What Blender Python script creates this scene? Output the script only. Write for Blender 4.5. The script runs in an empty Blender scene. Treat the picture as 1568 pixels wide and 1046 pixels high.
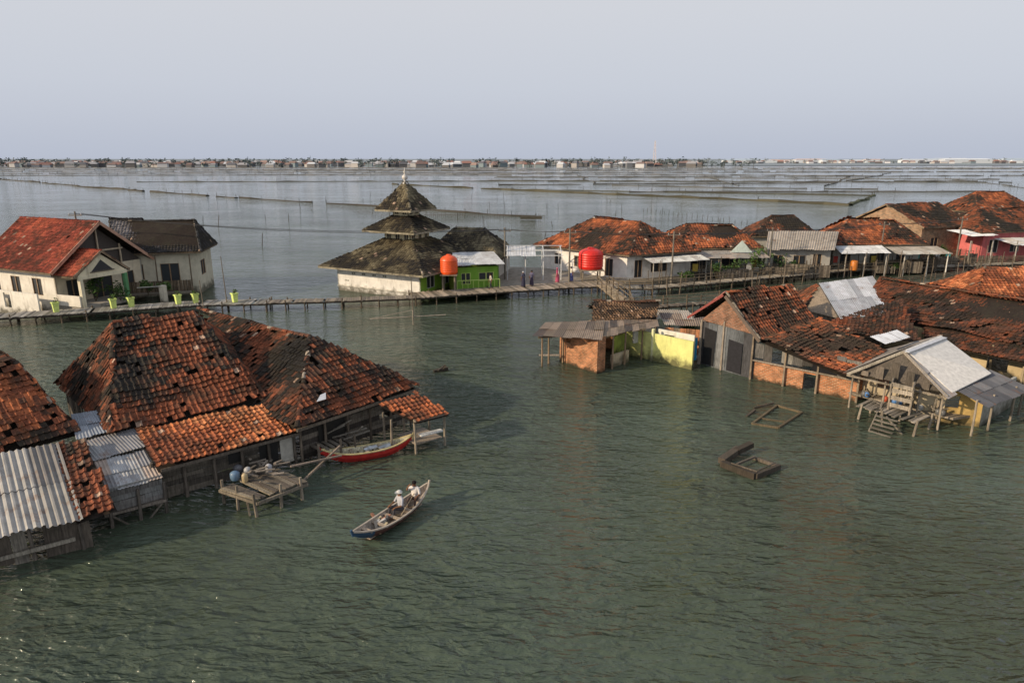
import bpy, math, random
from mathutils import Vector, noise
R=random.Random(7)
V=Vector
sc=bpy.context.scene
# ------------------------------------------------------------------ mesh builder
class MB:
    def __init__(s): s.v=[];s.f=[];s.c=[]
    def add(s,vs,fs,col):
        b=len(s.v); s.v.extend([tuple(p) for p in vs])
        for f in fs:
            s.f.append(tuple(b+i for i in f)); s.c.append(col)
def link(o,parent=None):
    bpy.context.collection.objects.link(o)
    if parent: o.parent=parent
    return o
def empty(name,loc=(0,0,0)):
    e=bpy.data.objects.new(name,None); e.empty_display_size=.5
    return link(e)
def obj(name,mb,mat,parent=None,smooth=False):
    me=bpy.data.meshes.new(name); me.from_pydata(mb.v,[],mb.f)
    ca=me.color_attributes.new('Col','FLOAT_COLOR','CORNER')
    buf=[]
    for f,c in zip(mb.f,mb.c): buf.extend((c[0],c[1],c[2],1.0)*len(f))
    ca.data.foreach_set('color',buf)
    if smooth: me.polygons.foreach_set('use_smooth',[True]*len(me.polygons))
    me.materials.append(mat); me.update()
    return link(bpy.data.objects.new(name,me),parent)
def jit(c,a=.15,r=R):
    k=1+r.uniform(-a,a); return (c[0]*k,c[1]*k,c[2]*k)
def mixc(a,b,t): return tuple(a[i]*(1-t)+b[i]*t for i in range(3))
# ------------------------------------------------------------------ materials
def mk(name,rough=.8,kind='plain',metal=0.0,spec=.5):
    m=bpy.data.materials.new(name); m.use_nodes=True
    nt=m.node_tree; N=nt.nodes; L=nt.links
    b=N['Principled BSDF']; b.inputs['Roughness'].default_value=rough; b.inputs['Metallic'].default_value=metal
    b.inputs['Specular IOR Level'].default_value=spec
    at=N.new('ShaderNodeAttribute'); at.attribute_name='Col'
    geo=N.new('ShaderNodeNewGeometry')
    def nz(scale,detail=5,vec=None,rough=.6):
        n=N.new('ShaderNodeTexNoise'); n.inputs['Scale'].default_value=scale; n.inputs['Detail'].default_value=detail
        n.inputs['Roughness'].default_value=rough
        L.new(vec if vec else geo.outputs['Position'],n.inputs['Vector']); return n.outputs['Fac']
    def mr(x,a,c,d,e):
        n=N.new('ShaderNodeMapRange'); L.new(x,n.inputs[0])
        for i,q in enumerate((a,c,d,e)): n.inputs[i+1].default_value=q
        return n.outputs[0]
    def mul(c,fac):
        n=N.new('ShaderNodeMix'); n.data_type='RGBA'; n.blend_type='MULTIPLY'; n.inputs[0].default_value=1
        L.new(c,n.inputs[6]); L.new(fac,n.inputs[7]); return n.outputs[2]
    def mx(c,col,fac):
        n=N.new('ShaderNodeMix'); n.data_type='RGBA'; L.new(c,n.inputs[6]); n.inputs[7].default_value=(*col,1); L.new(fac,n.inputs[0]); return n.outputs[2]
    def mp(sx,sy,sz):
        n=N.new('ShaderNodeMapping'); n.inputs['Scale'].default_value=(sx,sy,sz); L.new(geo.outputs['Position'],n.inputs['Vector']); return n.outputs[0]
    c=at.outputs['Color']; h=None
    if kind=='tile':
        c=mul(c,mr(nz(9,4),.3,.7,.5,1.4)); c=mx(c,(.032,.027,.019),mr(nz(.9,6),.47,.66,0,.7)); c=mx(c,(.05,.045,.025),mr(nz(3.5,5),.55,.7,0,.5)); h=nz(40,3)
    elif kind=='wood':
        v=mp(9,9,1.2); c=mul(c,mr(nz(2,5,v),.3,.7,.5,1.4)); c=mx(c,(.02,.022,.014),mr(nz(1.1,5),.5,.75,0,.6)); h=nz(3,5,v)
    elif kind=='plaster':
        c=mul(c,mr(nz(1.3,8),.3,.75,1.1,.78))
        s=mr(nz(2.2,8,mp(1,1,.22),.7),.53,.75,0,.6); c=mx(c,(.16,.12,.08),s)
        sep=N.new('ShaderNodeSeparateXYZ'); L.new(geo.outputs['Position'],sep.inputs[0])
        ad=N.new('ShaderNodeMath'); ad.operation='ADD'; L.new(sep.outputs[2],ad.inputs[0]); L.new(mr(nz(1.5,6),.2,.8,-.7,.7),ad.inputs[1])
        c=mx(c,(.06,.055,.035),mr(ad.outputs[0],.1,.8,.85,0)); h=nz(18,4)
    elif kind=='brick':
        cr=N.new('ShaderNodeVectorMath'); cr.operation='CROSS_PRODUCT'; L.new(geo.outputs['True Normal'],cr.inputs[0]); cr.inputs[1].default_value=(0,0,1)
        dt=N.new('ShaderNodeVectorMath'); dt.operation='DOT_PRODUCT'; L.new(cr.outputs[0],dt.inputs[0]); L.new(geo.outputs['Position'],dt.inputs[1])
        sep=N.new('ShaderNodeSeparateXYZ'); L.new(geo.outputs['Position'],sep.inputs[0])
        cm=N.new('ShaderNodeCombineXYZ'); L.new(dt.outputs['Value'],cm.inputs[0]); L.new(sep.outputs[2],cm.inputs[1])
        br=N.new('ShaderNodeTexBrick'); L.new(cm.outputs[0],br.inputs['Vector']); br.inputs['Scale'].default_value=1
        br.inputs['Brick Width'].default_value=.26; br.inputs['Row Height'].default_value=.1; br.inputs['Mortar Size'].default_value=.012
        br.inputs['Color1'].default_value=(1.25,1,.85,1); br.inputs['Color2'].default_value=(.6,.55,.5,1); br.inputs['Mortar'].default_value=(1.0,1.5,1.9,1)
        c=mul(c,br.outputs['Color']); c=mul(c,mr(nz(2,6),.3,.7,.6,1.25))
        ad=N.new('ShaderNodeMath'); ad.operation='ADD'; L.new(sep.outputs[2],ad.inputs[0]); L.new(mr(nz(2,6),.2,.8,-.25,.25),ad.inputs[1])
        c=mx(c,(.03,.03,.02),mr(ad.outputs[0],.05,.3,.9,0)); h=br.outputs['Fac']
    elif kind=='metal':
        c=mul(c,mr(nz(1.6,7),.3,.7,.75,1.15)); c=mx(c,(.16,.075,.035),mr(nz(1.4,8,None,.75),.54,.7,0,.75)); h=nz(6,3)
    else:
        c=mul(c,mr(nz(5,5),.3,.7,.8,1.15)); h=nz(20,3)
    L.new(c,b.inputs['Base Color'])
    bp=N.new('ShaderNodeBump'); bp.inputs['Strength'].default_value=.35; bp.inputs['Distance'].default_value=.02
    L.new(h,bp.inputs['Height']); L.new(bp.outputs[0],b.inputs['Normal'])
    return m
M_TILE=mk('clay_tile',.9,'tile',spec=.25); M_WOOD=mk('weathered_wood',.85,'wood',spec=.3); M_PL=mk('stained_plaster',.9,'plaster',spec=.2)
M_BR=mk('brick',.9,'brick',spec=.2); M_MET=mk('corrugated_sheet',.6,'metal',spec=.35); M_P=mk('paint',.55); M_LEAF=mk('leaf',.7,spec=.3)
M_CL=mk('cloth',.9,spec=.2); M_EARTH=mk('earth',.95,spec=.1); M_PLAS=mk('plastic',.4)
M_FAR=mk('far_building',.9,spec=.1)
# ------------------------------------------------------------------ primitives
def beam(mb,p,q,w,h=None,col=(.2,.15,.1),up=V((0,0,1))):
    p=V(p);q=V(q);h=h or w; d=(q-p)
    if d.length<1e-6: return
    d.normalize()
    if abs(d.dot(up))>.98: up=V((0.3,1,0)).normalized()
    s=d.cross(up).normalized(); u=s.cross(d)
    s=s*w/2;u=u*h/2
    vs=[p-s-u,p+s-u,p+s+u,p-s+u,q-s-u,q+s-u,q+s+u,q-s+u]
    mb.add(vs,[(3,2,1,0),(4,5,6,7),(0,1,5,4),(1,2,6,5),(2,3,7,6),(3,0,4,7)],col)
def tube(mb,p,q,r0,r1,col,n=7):
    p=V(p);q=V(q);d=(q-p).normalized(); up=V((0,0,1)) if abs(d.z)<.9 else V((1,0,0))
    s=d.cross(up).normalized();u=s.cross(d); vs=[]
    for c,r in((p,r0),(q,r1)):
        for i in range(n):
            a=2*math.pi*i/n; vs.append(c+s*math.cos(a)*r+u*math.sin(a)*r)
    fs=[(i,(i+1)%n,n+(i+1)%n,n+i) for i in range(n)]+[tuple(range(n))[::-1],tuple(range(n,2*n))]
    mb.add(vs,fs,col)
def post(mb,x,y,z0,z1,r=.06,col=(.13,.10,.07),lean=.06):
    tube(mb,(x,y,z0),(x+R.uniform(-lean,lean),y+R.uniform(-lean,lean),z1),r*1.1,r*.85,jit(col,.3),6)
def lathe(mb,c,prof,col,n=20):
    vs=[];c=V(c)
    for r,z in prof:
        for i in range(n):
            a=2*math.pi*i/n; vs.append((c.x+r*math.cos(a),c.y+r*math.sin(a),c.z+z))
    fs=[]
    for k in range(len(prof)-1):
        for i in range(n): fs.append((k*n+i,k*n+(i+1)%n,(k+1)*n+(i+1)%n,(k+1)*n+i))
    fs.append(tuple(range((len(prof)-1)*n,len(prof)*n)))
    mb.add(vs,fs,col)
def slab(mb,poly,t,col):
    n=len(poly);P=[V(p) for p in poly]
    vs=P+[p-V((0,0,t)) for p in P]
    mb.add(vs,[tuple(range(n)),tuple(range(2*n-1,n-1,-1))]+[(i,n+i,n+(i+1)%n,(i+1)%n) for i in range(n)],col)
def inpoly(x,y,P):
    c=False;j=len(P)-1
    for i in range(len(P)):
        if (P[i][1]>y)!=(P[j][1]>y) and x<(P[j][0]-P[i][0])*(y-P[i][1])/(P[j][1]-P[i][1])+P[i][0]: c=not c
        j=i
    return c
ORANGE=(.40,.125,.05);DORANGE=(.22,.07,.034);BROWN=(.10,.047,.030);DARK=(.035,.025,.02);BLACK=(.022,.02,.018);PALE=(.42,.29,.21);GREY=(.12,.10,.075)
def tiles(mb,poly,pal,tw=.25,tl=.3,miss=.008,sag=.07,lod=0,patch=.35):
    """rows of overlapping pantiles over a planar roof face; poly[0]->poly[1] is the eave"""
    P=[V(p) for p in poly]; ex=(P[1]-P[0]).normalized()
    n=ex.cross(P[-1]-P[0]).normalized()
    if n.z<0: n=-n
    ey=n.cross(ex)
    if ey.z<0: ey=-ey
    Q=[((p-P[0]).dot(ex),(p-P[0]).dot(ey)) for p in P]
    x0=min(q[0] for q in Q);x1=max(q[0] for q in Q);y1=max(q[1] for q in Q);y0=min(q[1] for q in Q)
    mb.add([p-n*(.08+sag*.75) for p in P],[tuple(range(len(P)))],(.025,.018,.014))
    j=0;y=y0
    nc=4 if lod==0 else 2
    xs=[(0,.012),(.25,-.004),(.52,.0),(.78,.055),(1.04,.02)] if lod==0 else [(0,-.01),(.6,.05),(1.02,.0)]
    while y<y1:
        i=0;x=x0+(R.uniform(-.03,.03))
        while x<x1:
            cx=x+tw/2;cy=y+tl*.5
            if inpoly(cx,cy,Q) and R.random()>miss:
                wp=P[0]+ex*cx+ey*cy
                hole=noise.noise(wp*1.25+V((3,9,1))) if sag>.19 else 0
                if hole>.47 and R.random()<.6: x+=tw;continue
                s=noise.noise(wp*.35)*sag+noise.noise(wp*1.3)*sag*.3
                pn=noise.noise(wp*patch+V((5,1,3)))*1.3+noise.noise(wp*1.7)*.4+.5
                k=min(max(pn+R.gauss(0,.24),0),.999)*(len(pal)-1)
                ki=int(k); col=jit(mixc(pal[ki],pal[ki+1],k-ki),.28)
                if R.random()<.012: col=jit(PALE,.3)
                sl=R.gauss(0,.014); lz=R.uniform(.03,.065); dy=R.gauss(0,.014)
                if R.random()<(.25 if hole>.38 else .02): sl+=R.uniform(-.09,.09);dy-=R.uniform(0,.12)
                o=P[0]+ex*(x+R.gauss(0,.008))+ey*(y+dy)+n*s
                lo=[o+ex*(a*tw+sl)+n*(b+lz) for a,b in xs]; hi=[o+ex*(a*tw-sl)+ey*(tl*1.12)+n*b for a,b in xs]
                bt=[p-n*.04 for p in lo]; m=nc+1
                mb.add(lo+hi+bt,[(a,a+1,m+a+1,m+a) for a in range(nc)]+[(2*m+a,2*m+a+1,a+1,a) for a in range(nc)],col)
            x+=tw;i+=1
        y+=tl;j+=1
def cap(mb,p,q,pal=(DORANGE,),r=.13,l=.38,mort=.08):
    p=V(p);q=V(q);d=q-p;L=d.length;d.normalize();s=d.cross(V((0,0,1))).normalized();u=s.cross(d)
    k=0
    while k<L:
        a=p+d*k+u*(.0);b=p+d*min(k+l*1.1,L+.05); col=jit(R.choice(pal),.3)
        if R.random()<mort: col=jit((.34,.28,.22),.3)
        j=V((0,0,R.uniform(-.03,.03)-.12*math.sin(math.pi*k/L)*(L>3)))+s*R.uniform(-.03,.03); vs=[]
        for c,rr in((a,r*1.12),(b,r*.95)):
            for i in range(6):
                t=math.pi*i/5; vs.append(c+j+s*math.cos(t)*rr+u*(math.sin(t)*rr*.8-.02))
        mb.add(vs,[(i,i+1,7+i,6+i) for i in range(5)]+[(0,1,2,3,4,5)],col)
        k+=l
def corr(mb,a,b,c,d,cols,pitch=.17,amp=.028,sw=.85,bent=.03,rows=2):
    """corrugated sheets: a->b top edge, d->c bottom edge"""
    a,b,c,d=map(V,(a,b,c,d)); n=(b-a).cross(d-a).normalized()
    if n.z<0:n=-n
    W=max((b-a).length,(c-d).length); ns=max(1,round(W/sw))
    for s in range(ns):
        for r in range(rows):
            col=jit(R.choice(cols),.14); k=max(4,int(W/ns/pitch*4)); vs=[];o=R.uniform(0,bent)+(.015 if r==0 else 0); ex=R.uniform(-.02,.05)/max(W,1)
            tl=R.uniform(-.01,.01)
            t0=r/rows-(.02 if r else 0); t1=(r+1)/rows+(.03 if r<rows-1 else R.uniform(-.02,.04))
            for t,zz in((t0,0),((t0+t1)/2,.004),(t1,.012)):
                for i in range(k+1):
                    u=(s+(i/k)*1.04)/ns; u=min(u,1.01)
                    p=(a*(1-u)+b*u)*(1-t)+(d*(1-u)+c*u)*t
                    vs.append(p+n*(amp*math.sin(u*W/pitch*2*math.pi)+o+zz+tl*i/k+ex))
            m=k+1
            mb.add(vs,[(q*m+i,q*m+i+1,(q+1)*m+i+1,(q+1)*m+i) for q in range(2) for i in range(k)],col)
def planks(mb,p0,p1,z0,z1,cols,w=.2,vert=True,gap=.012,miss=.02,ragged=.05,t=.03):
    p0=V((p0[0],p0[1],0));p1=V((p1[0],p1[1],0));d=p1-p0;L=d.length;d.normalize();nn=V((d.y,-d.x,0))
    if vert:
        x=0
        while x<L:
            ww=w*R.uniform(.75,1.2)
            if R.random()>miss:
                a=p0+d*(x+ww/2)+nn*R.uniform(-.01,.02)
                beam(mb,a+V((0,0,z0+R.uniform(-.03,ragged))),a+d*R.uniform(-.02,.02)+V((0,0,z1-R.uniform(0,ragged))),ww-gap,t,jit(R.choice(cols),.25),up=nn)
            x+=ww
    else:
        z=z0
        while z<z1:
            ww=w*R.uniform(.8,1.2);x=0
            while x<L:
                l=R.uniform(1.2,2.6);e=min(x+l,L)
                if R.random()>miss:
                    a=p0+d*x+nn*R.uniform(-.01,.03)+V((0,0,z+ww/2)); b=p0+d*(e-.01)+nn*R.uniform(-.01,.03)+V((0,0,z+ww/2+R.uniform(-.03,.03)))
                    beam(mb,a,b,t,ww-gap,jit(R.choice(cols),.28))
                x+=l
            z+=ww
def wall(mb,p0,p1,z0,z1,ops=(),t=.14,col=(.7,.68,.62)):
    """wall with real openings. ops: (u0,u1,za,zb) metres along the wall"""
    p0=V((p0[0],p0[1],0));p1=V((p1[0],p1[1],0));d=p1-p0;L=d.length;d.normalize();nn=V((d.y,-d.x,0))
    us=sorted({0,L,*[min(max(o[0],0),L) for o in ops],*[min(max(o[1],0),L) for o in ops]}); zs=sorted({z0,z1,*[o[2] for o in ops],*[o[3] for o in ops]})
    zs=[z for z in zs if z0<=z<=z1]
    def solid(i,j):
        if i<0 or j<0 or i>=len(us)-1 or j>=len(zs)-1: return False
        u=(us[i]+us[i+1])/2;z=(zs[j]+zs[j+1])/2
        return not any(o[0]<u<o[1] and o[2]<z<o[3] for o in ops)
    def pt(u,z,k): return p0+d*u+nn*(0 if k==0 else -t)+V((0,0,z))
    for i in range(len(us)-1):
        for j in range(len(zs)-1):
            if not solid(i,j): continue
            a,b,z,y=us[i],us[i+1],zs[j],zs[j+1]
            mb.add([pt(a,z,0),pt(b,z,0),pt(b,y,0),pt(a,y,0)],[(0,1,2,3)],col)
            mb.add([pt(a,z,1),pt(b,z,1),pt(b,y,1),pt(a,y,1)],[(3,2,1,0)],col)
            if not solid(i-1,j): mb.add([pt(a,z,0),pt(a,y,0),pt(a,y,1),pt(a,z,1)],[(0,1,2,3)],col)
            if not solid(i+1,j): mb.add([pt(b,z,0),pt(b,z,1),pt(b,y,1),pt(b,y,0)],[(0,1,2,3)],col)
            if not solid(i,j+1): mb.add([pt(a,y,0),pt(b,y,0),pt(b,y,1),pt(a,y,1)],[(0,1,2,3)],col)
            if not solid(i,j-1): mb.add([pt(a,z,0),pt(a,z,1),pt(b,z,1),pt(b,z,0)],[(0,1,2,3)],col)
def frames(mb,p0,p1,ops,col=(.3,.2,.12),glass=(.02,.025,.03)):
    p0=V((p0[0],p0[1],0));p1=V((p1[0],p1[1],0));d=(p1-p0).normalized();nn=V((d.y,-d.x,0))
    for u0,u1,za,zb in ops:
        o=-nn*.05
        for a,b in(((u0,za),(u1,za)),((u0,zb),(u1,zb)),((u0,za),(u0,zb)),((u1,za),(u1,zb)),(((u0+u1)/2,za),((u0+u1)/2,zb))):
            beam(mb,p0+d*a[0]+V((0,0,a[1]))+o,p0+d*b[0]+V((0,0,b[1]))+o,.09,.08,col)
        g=-nn*.09
        mb.add([p0+d*u+V((0,0,z))+g for u,z in((u0,za),(u1,za),(u1,zb),(u0,zb))],[(0,1,2,3)],glass)
def leaves(mb,c,r,n,s,cols,flat=1.0):
    c=V(c)
    cl=[(V((R.gauss(0,.45),R.gauss(0,.45),R.gauss(0,.4)*flat))*r,R.uniform(.7,1.3)) for _ in range(max(3,n//22))]
    for _ in range(n):
        b,k=R.choice(cl); p=c+b+V((R.gauss(0,.22),R.gauss(0,.22),R.gauss(0,.2)))*r
        a=V((R.uniform(-1,1),R.uniform(-1,1),R.uniform(-.6,.6))).normalized();q=a.cross(V((R.uniform(-1,1),R.uniform(-1,1),R.uniform(-1,1)))).normalized()
        l=s*R.uniform(.6,1.4)
        mb.add([p,p+a*l*.5+q*l*.25,p+a*l,p+a*l*.5-q*l*.25],[(0,1,2,3)],jit(mixc(cols[0],cols[1],R.random()),.3*k))
def plant(name,c,r,h,n=120,s=.25,cols=((.02,.05,.012),(.09,.16,.035)),parent=None):
    mb=MB(); c=V(c)
    for i in range(5):
        a=R.uniform(0,6.28);tube(mb,c,c+V((math.cos(a)*r*.5,math.sin(a)*r*.5,h*.8)),.03,.012,(.09,.07,.04),5)
    leaves(mb,c+V((0,0,h*.65)),r,n,s,cols,h/r*.45 if r else 1)
    return obj(name,mb,M_LEAF,parent)
def hiproof(e,c,rz,r0,r1,pal,tw=.33,tl=.38,lod=1,name='roof_tiles',miss=.006,sag=.1,gable=False,capal=(DORANGE,BROWN),patch=.35):
    """c: 4 eave corners ccw, r0 between c3-c0, r1 between c1-c2"""
    mb=MB(); r0=V((*r0,rz));r1=V((*r1,rz)); c=[V(p) for p in c]
    tiles(mb,[c[0],c[1],r1,r0],pal,tw,tl,miss,sag,lod,patch); tiles(mb,[c[2],c[3],r0,r1],pal,tw,tl,miss,sag,lod,patch)
    cap(mb,r0,r1,capal)
    if not gable:
        tiles(mb,[c[1],c[2],r1],pal,tw,tl,miss,sag,lod,patch); tiles(mb,[c[3],c[0],r0],pal,tw,tl,miss,sag,lod,patch)
        for a,b in((c[0],r0),(c[3],r0),(c[1],r1),(c[2],r1)): cap(mb,a,b,capal)
    else:
        for a,b in((c[0],r0),(c[3],r0),(c[1],r1),(c[2],r1)): beam(mb,a+V((0,0,-.05)),b+V((0,0,-.05)),.05,.2,(.3,.22,.15))
    for i in range(4):
        if gable and i in(1,3): continue
        beam(mb,c[i]+V((0,0,-.08)),c[(i+1)%4]+V((0,0,-.08)),.05,.16,(.16,.12,.08))
    return obj(name,mb,M_TILE,e)
def inset(c,k):
    m=V((0,0,0))
    for p in c: m+=V((p[0],p[1],0))
    m/=len(c)
    return [((p[0]-m.x)*k+m.x,(p[1]-m.y)*k+m.y) for p in c]
def boxwalls(e,c,z0,z1,col,ops={},mat=None,frame=(.3,.2,.12),name='walls'):
    mb=MB();fb=MB()
    for i in range(4):
        o=ops.get(i,[]); wall(mb,c[i],c[(i+1)%4],z0,z1,o,col=col[i] if isinstance(col,list) else col)
        if o: frames(fb,c[i],c[(i+1)%4],o,frame)
    obj(name,mb,mat or M_PL,e)
    if fb.f: obj('windows',fb,M_P,e)
def gablewall(mb,a,b,apex,col,t=.1):
    a,b,p=V(a),V(b),V(apex); n=(b-a).cross(V((0,0,1))).normalized()*t
    mb.add([a,b,p,a-n,b-n,p-n],[(0,1,2),(5,4,3),(0,3,4,1),(1,4,5,2),(2,5,3,0)],col)
# ------------------------------------------------------------------ camera, world, sun
cam=bpy.data.cameras.new('camera');co=bpy.data.objects.new('camera',cam);link(co)
cam.lens=24;cam.sensor_width=36;cam.clip_end=30000;cam.clip_start=.1
co.location=(0,0,14);co.rotation_euler=(math.radians(75),0,0);sc.camera=co
SUN=V((-.87,-.40,.0)).normalized();el=math.radians(23)
sd=V((SUN.x*math.cos(el),SUN.y*math.cos(el),math.sin(el)))
ld=bpy.data.lights.new('sun','SUN');ld.energy=4.4;ld.angle=math.radians(1.5);ld.color=(1,.80,.56)
lo=bpy.data.objects.new('sun',ld);link(lo);lo.rotation_euler=sd.to_track_quat('Z','Y').to_euler()
w=bpy.data.worlds.new('World');sc.world=w;w.use_nodes=True;nt=w.node_tree;N=nt.nodes;L=nt.links
sky=N.new('ShaderNodeTexSky');sky.sky_type='NISHITA';sky.sun_disc=False;sky.sun_elevation=el;sky.sun_rotation=math.atan2(sd.x,sd.y);sky.dust_density=4;sky.air_density=1.2
hs=N.new('ShaderNodeHueSaturation');hs.inputs['Saturation'].default_value=.55;L.new(sky.outputs[0],hs.inputs['Color'])
tc=N.new('ShaderNodeTexCoord');sp=N.new('ShaderNodeSeparateXYZ');L.new(tc.outputs['Generated'],sp.inputs[0])
rp=N.new('ShaderNodeValToRGB');L.new(sp.outputs[2],rp.inputs[0]);E=rp.color_ramp.elements
E[0].position=0;E[0].color=(.56,.61,.73,1);E[1].position=.26;E[1].color=(.745,.75,.785,1)
e2=E.new(.09);e2.color=(.64,.68,.775,1);e3=E.new(1);e3.color=(.50,.55,.66,1)
sc10=N.new('ShaderNodeVectorMath');sc10.operation='SCALE';sc10.inputs['Scale'].default_value=10;L.new(rp.outputs[0],sc10.inputs[0])
mxn=N.new('ShaderNodeMix');mxn.data_type='RGBA';mxn.inputs[0].default_value=.84;L.new(hs.outputs[0],mxn.inputs[6]);L.new(sc10.outputs[0],mxn.inputs[7])
L.new(mxn.outputs[2],N['Background'].inputs['Color']);N['Background'].inputs['Strength'].default_value=.1
sc.view_settings.view_transform='Standard';sc.view_settings.look='None';sc.view_settings.exposure=0
# ------------------------------------------------------------------ water
m=bpy.data.materials.new('sea_water');m.use_nodes=True;nt=m.node_tree;N=nt.nodes;L=nt.links;b=N['Principled BSDF']
b.inputs['Roughness'].default_value=.06;b.inputs['IOR'].default_value=1.36
geo=N.new('ShaderNodeNewGeometry')
def wn(scale,rot,sx,sy,det=3,dist=0.0):
    mp=N.new('ShaderNodeMapping');mp.vector_type='POINT';mp.inputs['Rotation'].default_value=(0,0,rot);mp.inputs['Scale'].default_value=(sx,sy,1);L.new(geo.outputs['Position'],mp.inputs[0])
    n=N.new('ShaderNodeTexNoise');n.inputs['Scale'].default_value=scale;n.inputs['Detail'].default_value=det;n.inputs['Distortion'].default_value=dist;L.new(mp.outputs[0],n.inputs['Vector'])
    return n.outputs['Fac']
def mth(op,a,b2):
    n=N.new('ShaderNodeMath');n.operation=op
    for i,q in enumerate((a,b2)):
        if isinstance(q,(int,float)): n.inputs[i].default_value=q
        else: L.new(q,n.inputs[i])
    return n.outputs[0]
def mrange(x,a,c,d,e):
    n=N.new('ShaderNodeMapRange'); L.new(x,n.inputs[0])
    for i,q in enumerate((a,c,d,e)): n.inputs[i+1].default_value=q
    return n.outputs[0]
rg=mth('SUBTRACT',1.0,mth('MULTIPLY',mth('ABSOLUTE',mth('SUBTRACT',wn(1.25,math.radians(28),.5,1.25,2,.5),.5),0),2.0))
h=mth('ADD',mth('ADD',mth('MULTIPLY',wn(.7,math.radians(22),.45,1.3,3,.3),1.3),mth('MULTIPLY',rg,.55)),mth('ADD',mth('MULTIPLY',wn(2.9,math.radians(-10),.5,1.25,4,.6),.62),mth('MULTIPLY',wn(8,math.radians(30),.6,1.2,3),.12)))
amp=mrange(wn(.045,.4,1,1.6,4),.35,.65,.5,1.4)
sepw=N.new('ShaderNodeSeparateXYZ');L.new(geo.outputs['Position'],sepw.inputs[0])
calm=mrange(sepw.outputs[1],45,260,1.0,.26)
h=mth('MULTIPLY',mth('MULTIPLY',h,amp),calm)
bp=N.new('ShaderNodeBump');bp.inputs['Strength'].default_value=1.0;bp.inputs['Distance'].default_value=.36;L.new(h,bp.inputs['Height']);L.new(bp.outputs[0],b.inputs['Normal'])
cr=N.new('ShaderNodeValToRGB');L.new(wn(.06,0,1,1.3,5,.6),cr.inputs[0]);cr.color_ramp.elements[0].position=.35;cr.color_ramp.elements[1].position=.68
cr.color_ramp.elements[0].color=(.048,.062,.038,1);cr.color_ramp.elements[1].color=(.072,.100,.074,1);L.new(cr.outputs[0],b.inputs['Base Color'])
me=bpy.data.meshes.new('water');me.from_pydata([(-14000,-200,0),(14000,-200,0),(14000,14000,0),(-14000,14000,0)],[],[(0,1,2,3)]);me.materials.append(m)
link(bpy.data.objects.new('water',me))
# ------------------------------------------------------------------ far shore, distance haze mixed into the colours
mb=MB();mb.add([(-13000,1350,.6),(400,1350,.6),(13000,2600,.6),(13000,13900,.6),(-13000,13900,.6)],[(0,1,2,3,4)],(.25,.29,.32));obj('far_shore_ground',mb,M_EARTH)  # pale blue-grey ground: aerial haze is part of this colour
mb=MB()
def farhouse(x,y,w,d,h,rh,wc,rc,a):
    ca,sa=math.cos(a),math.sin(a)
    def T(u,v,z): return (x+u*ca-v*sa,y+u*sa+v*ca,z)
    vs=[T(-w,-d,0),T(w,-d,0),T(w,d,0),T(-w,d,0),T(-w,-d,h),T(w,-d,h),T(w,d,h),T(-w,d,h)]
    mb.add(vs,[(0,1,5,4),(1,2,6,5),(2,3,7,6),(3,0,4,7)],wc)
    vs=[T(-w-.6,-d-.6,h),T(w+.6,-d-.6,h),T(w+.6,d+.6,h),T(-w-.6,d+.6,h),T(-w*.8,0,h+rh),T(w*.8,0,h+rh)]
    mb.add(vs,[(0,1,5,4),(1,2,5),(2,3,4,5),(3,0,4)],rc)
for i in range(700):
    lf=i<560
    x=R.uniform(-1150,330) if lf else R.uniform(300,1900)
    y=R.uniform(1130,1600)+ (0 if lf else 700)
    wc=jit(R.choice([(.6,.6,.62),(.16,.17,.19),(.45,.43,.42),(.25,.31,.34),(.14,.14,.15),(.2,.19,.19)]),.2); rc=jit(R.choice([(.22,.16,.15),(.26,.19,.17),(.15,.155,.175),(.32,.32,.34),(.26,.15,.13),(.55,.57,.6)]),.2)  # wall and roof colours carry painted-in distance haze
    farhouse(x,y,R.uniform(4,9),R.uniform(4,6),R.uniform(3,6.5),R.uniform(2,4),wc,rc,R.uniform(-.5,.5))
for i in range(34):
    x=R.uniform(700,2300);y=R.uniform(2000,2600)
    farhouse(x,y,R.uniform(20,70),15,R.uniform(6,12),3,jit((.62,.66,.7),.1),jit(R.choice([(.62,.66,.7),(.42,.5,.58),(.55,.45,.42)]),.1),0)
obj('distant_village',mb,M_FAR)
mb=MB()
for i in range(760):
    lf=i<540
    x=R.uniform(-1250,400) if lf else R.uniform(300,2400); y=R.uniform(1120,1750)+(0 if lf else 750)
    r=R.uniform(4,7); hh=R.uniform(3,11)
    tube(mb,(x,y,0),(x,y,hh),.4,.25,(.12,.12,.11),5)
    leaves(mb,(x,y,hh),r,34,3.2,((.07,.095,.10),(.11,.14,.14)) if lf else ((.2,.24,.26),(.26,.3,.32)),.7)  # leaf greens greyed by painted haze, paler for the farther right-hand trees
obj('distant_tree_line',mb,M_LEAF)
mb=MB();tx,ty=252,1250
for a,b in((-3,-3),(3,-3),(3,3),(-3,3)): beam(mb,(tx+a,ty+b,0),(tx+a*.2,ty+b*.2,44),.5,.5,(.6,.55,.57))
for k in range(9):
    z=k*4.8;s=3*(1-.8*z/44);s2=3*(1-.8*(z+4.8)/44)
    beam(mb,(tx-s,ty-s,z),(tx+s2,ty-s2,z+4.6),.35,.35,(.6,.47,.47) if k%2 else (.65,.65,.67));beam(mb,(tx+s,ty-s,z),(tx-s2,ty-s2,z+4.6),.35,.35,(.6,.47,.47) if k%2 else (.65,.65,.67))
obj('radio_tower',mb,M_FAR)
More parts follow.
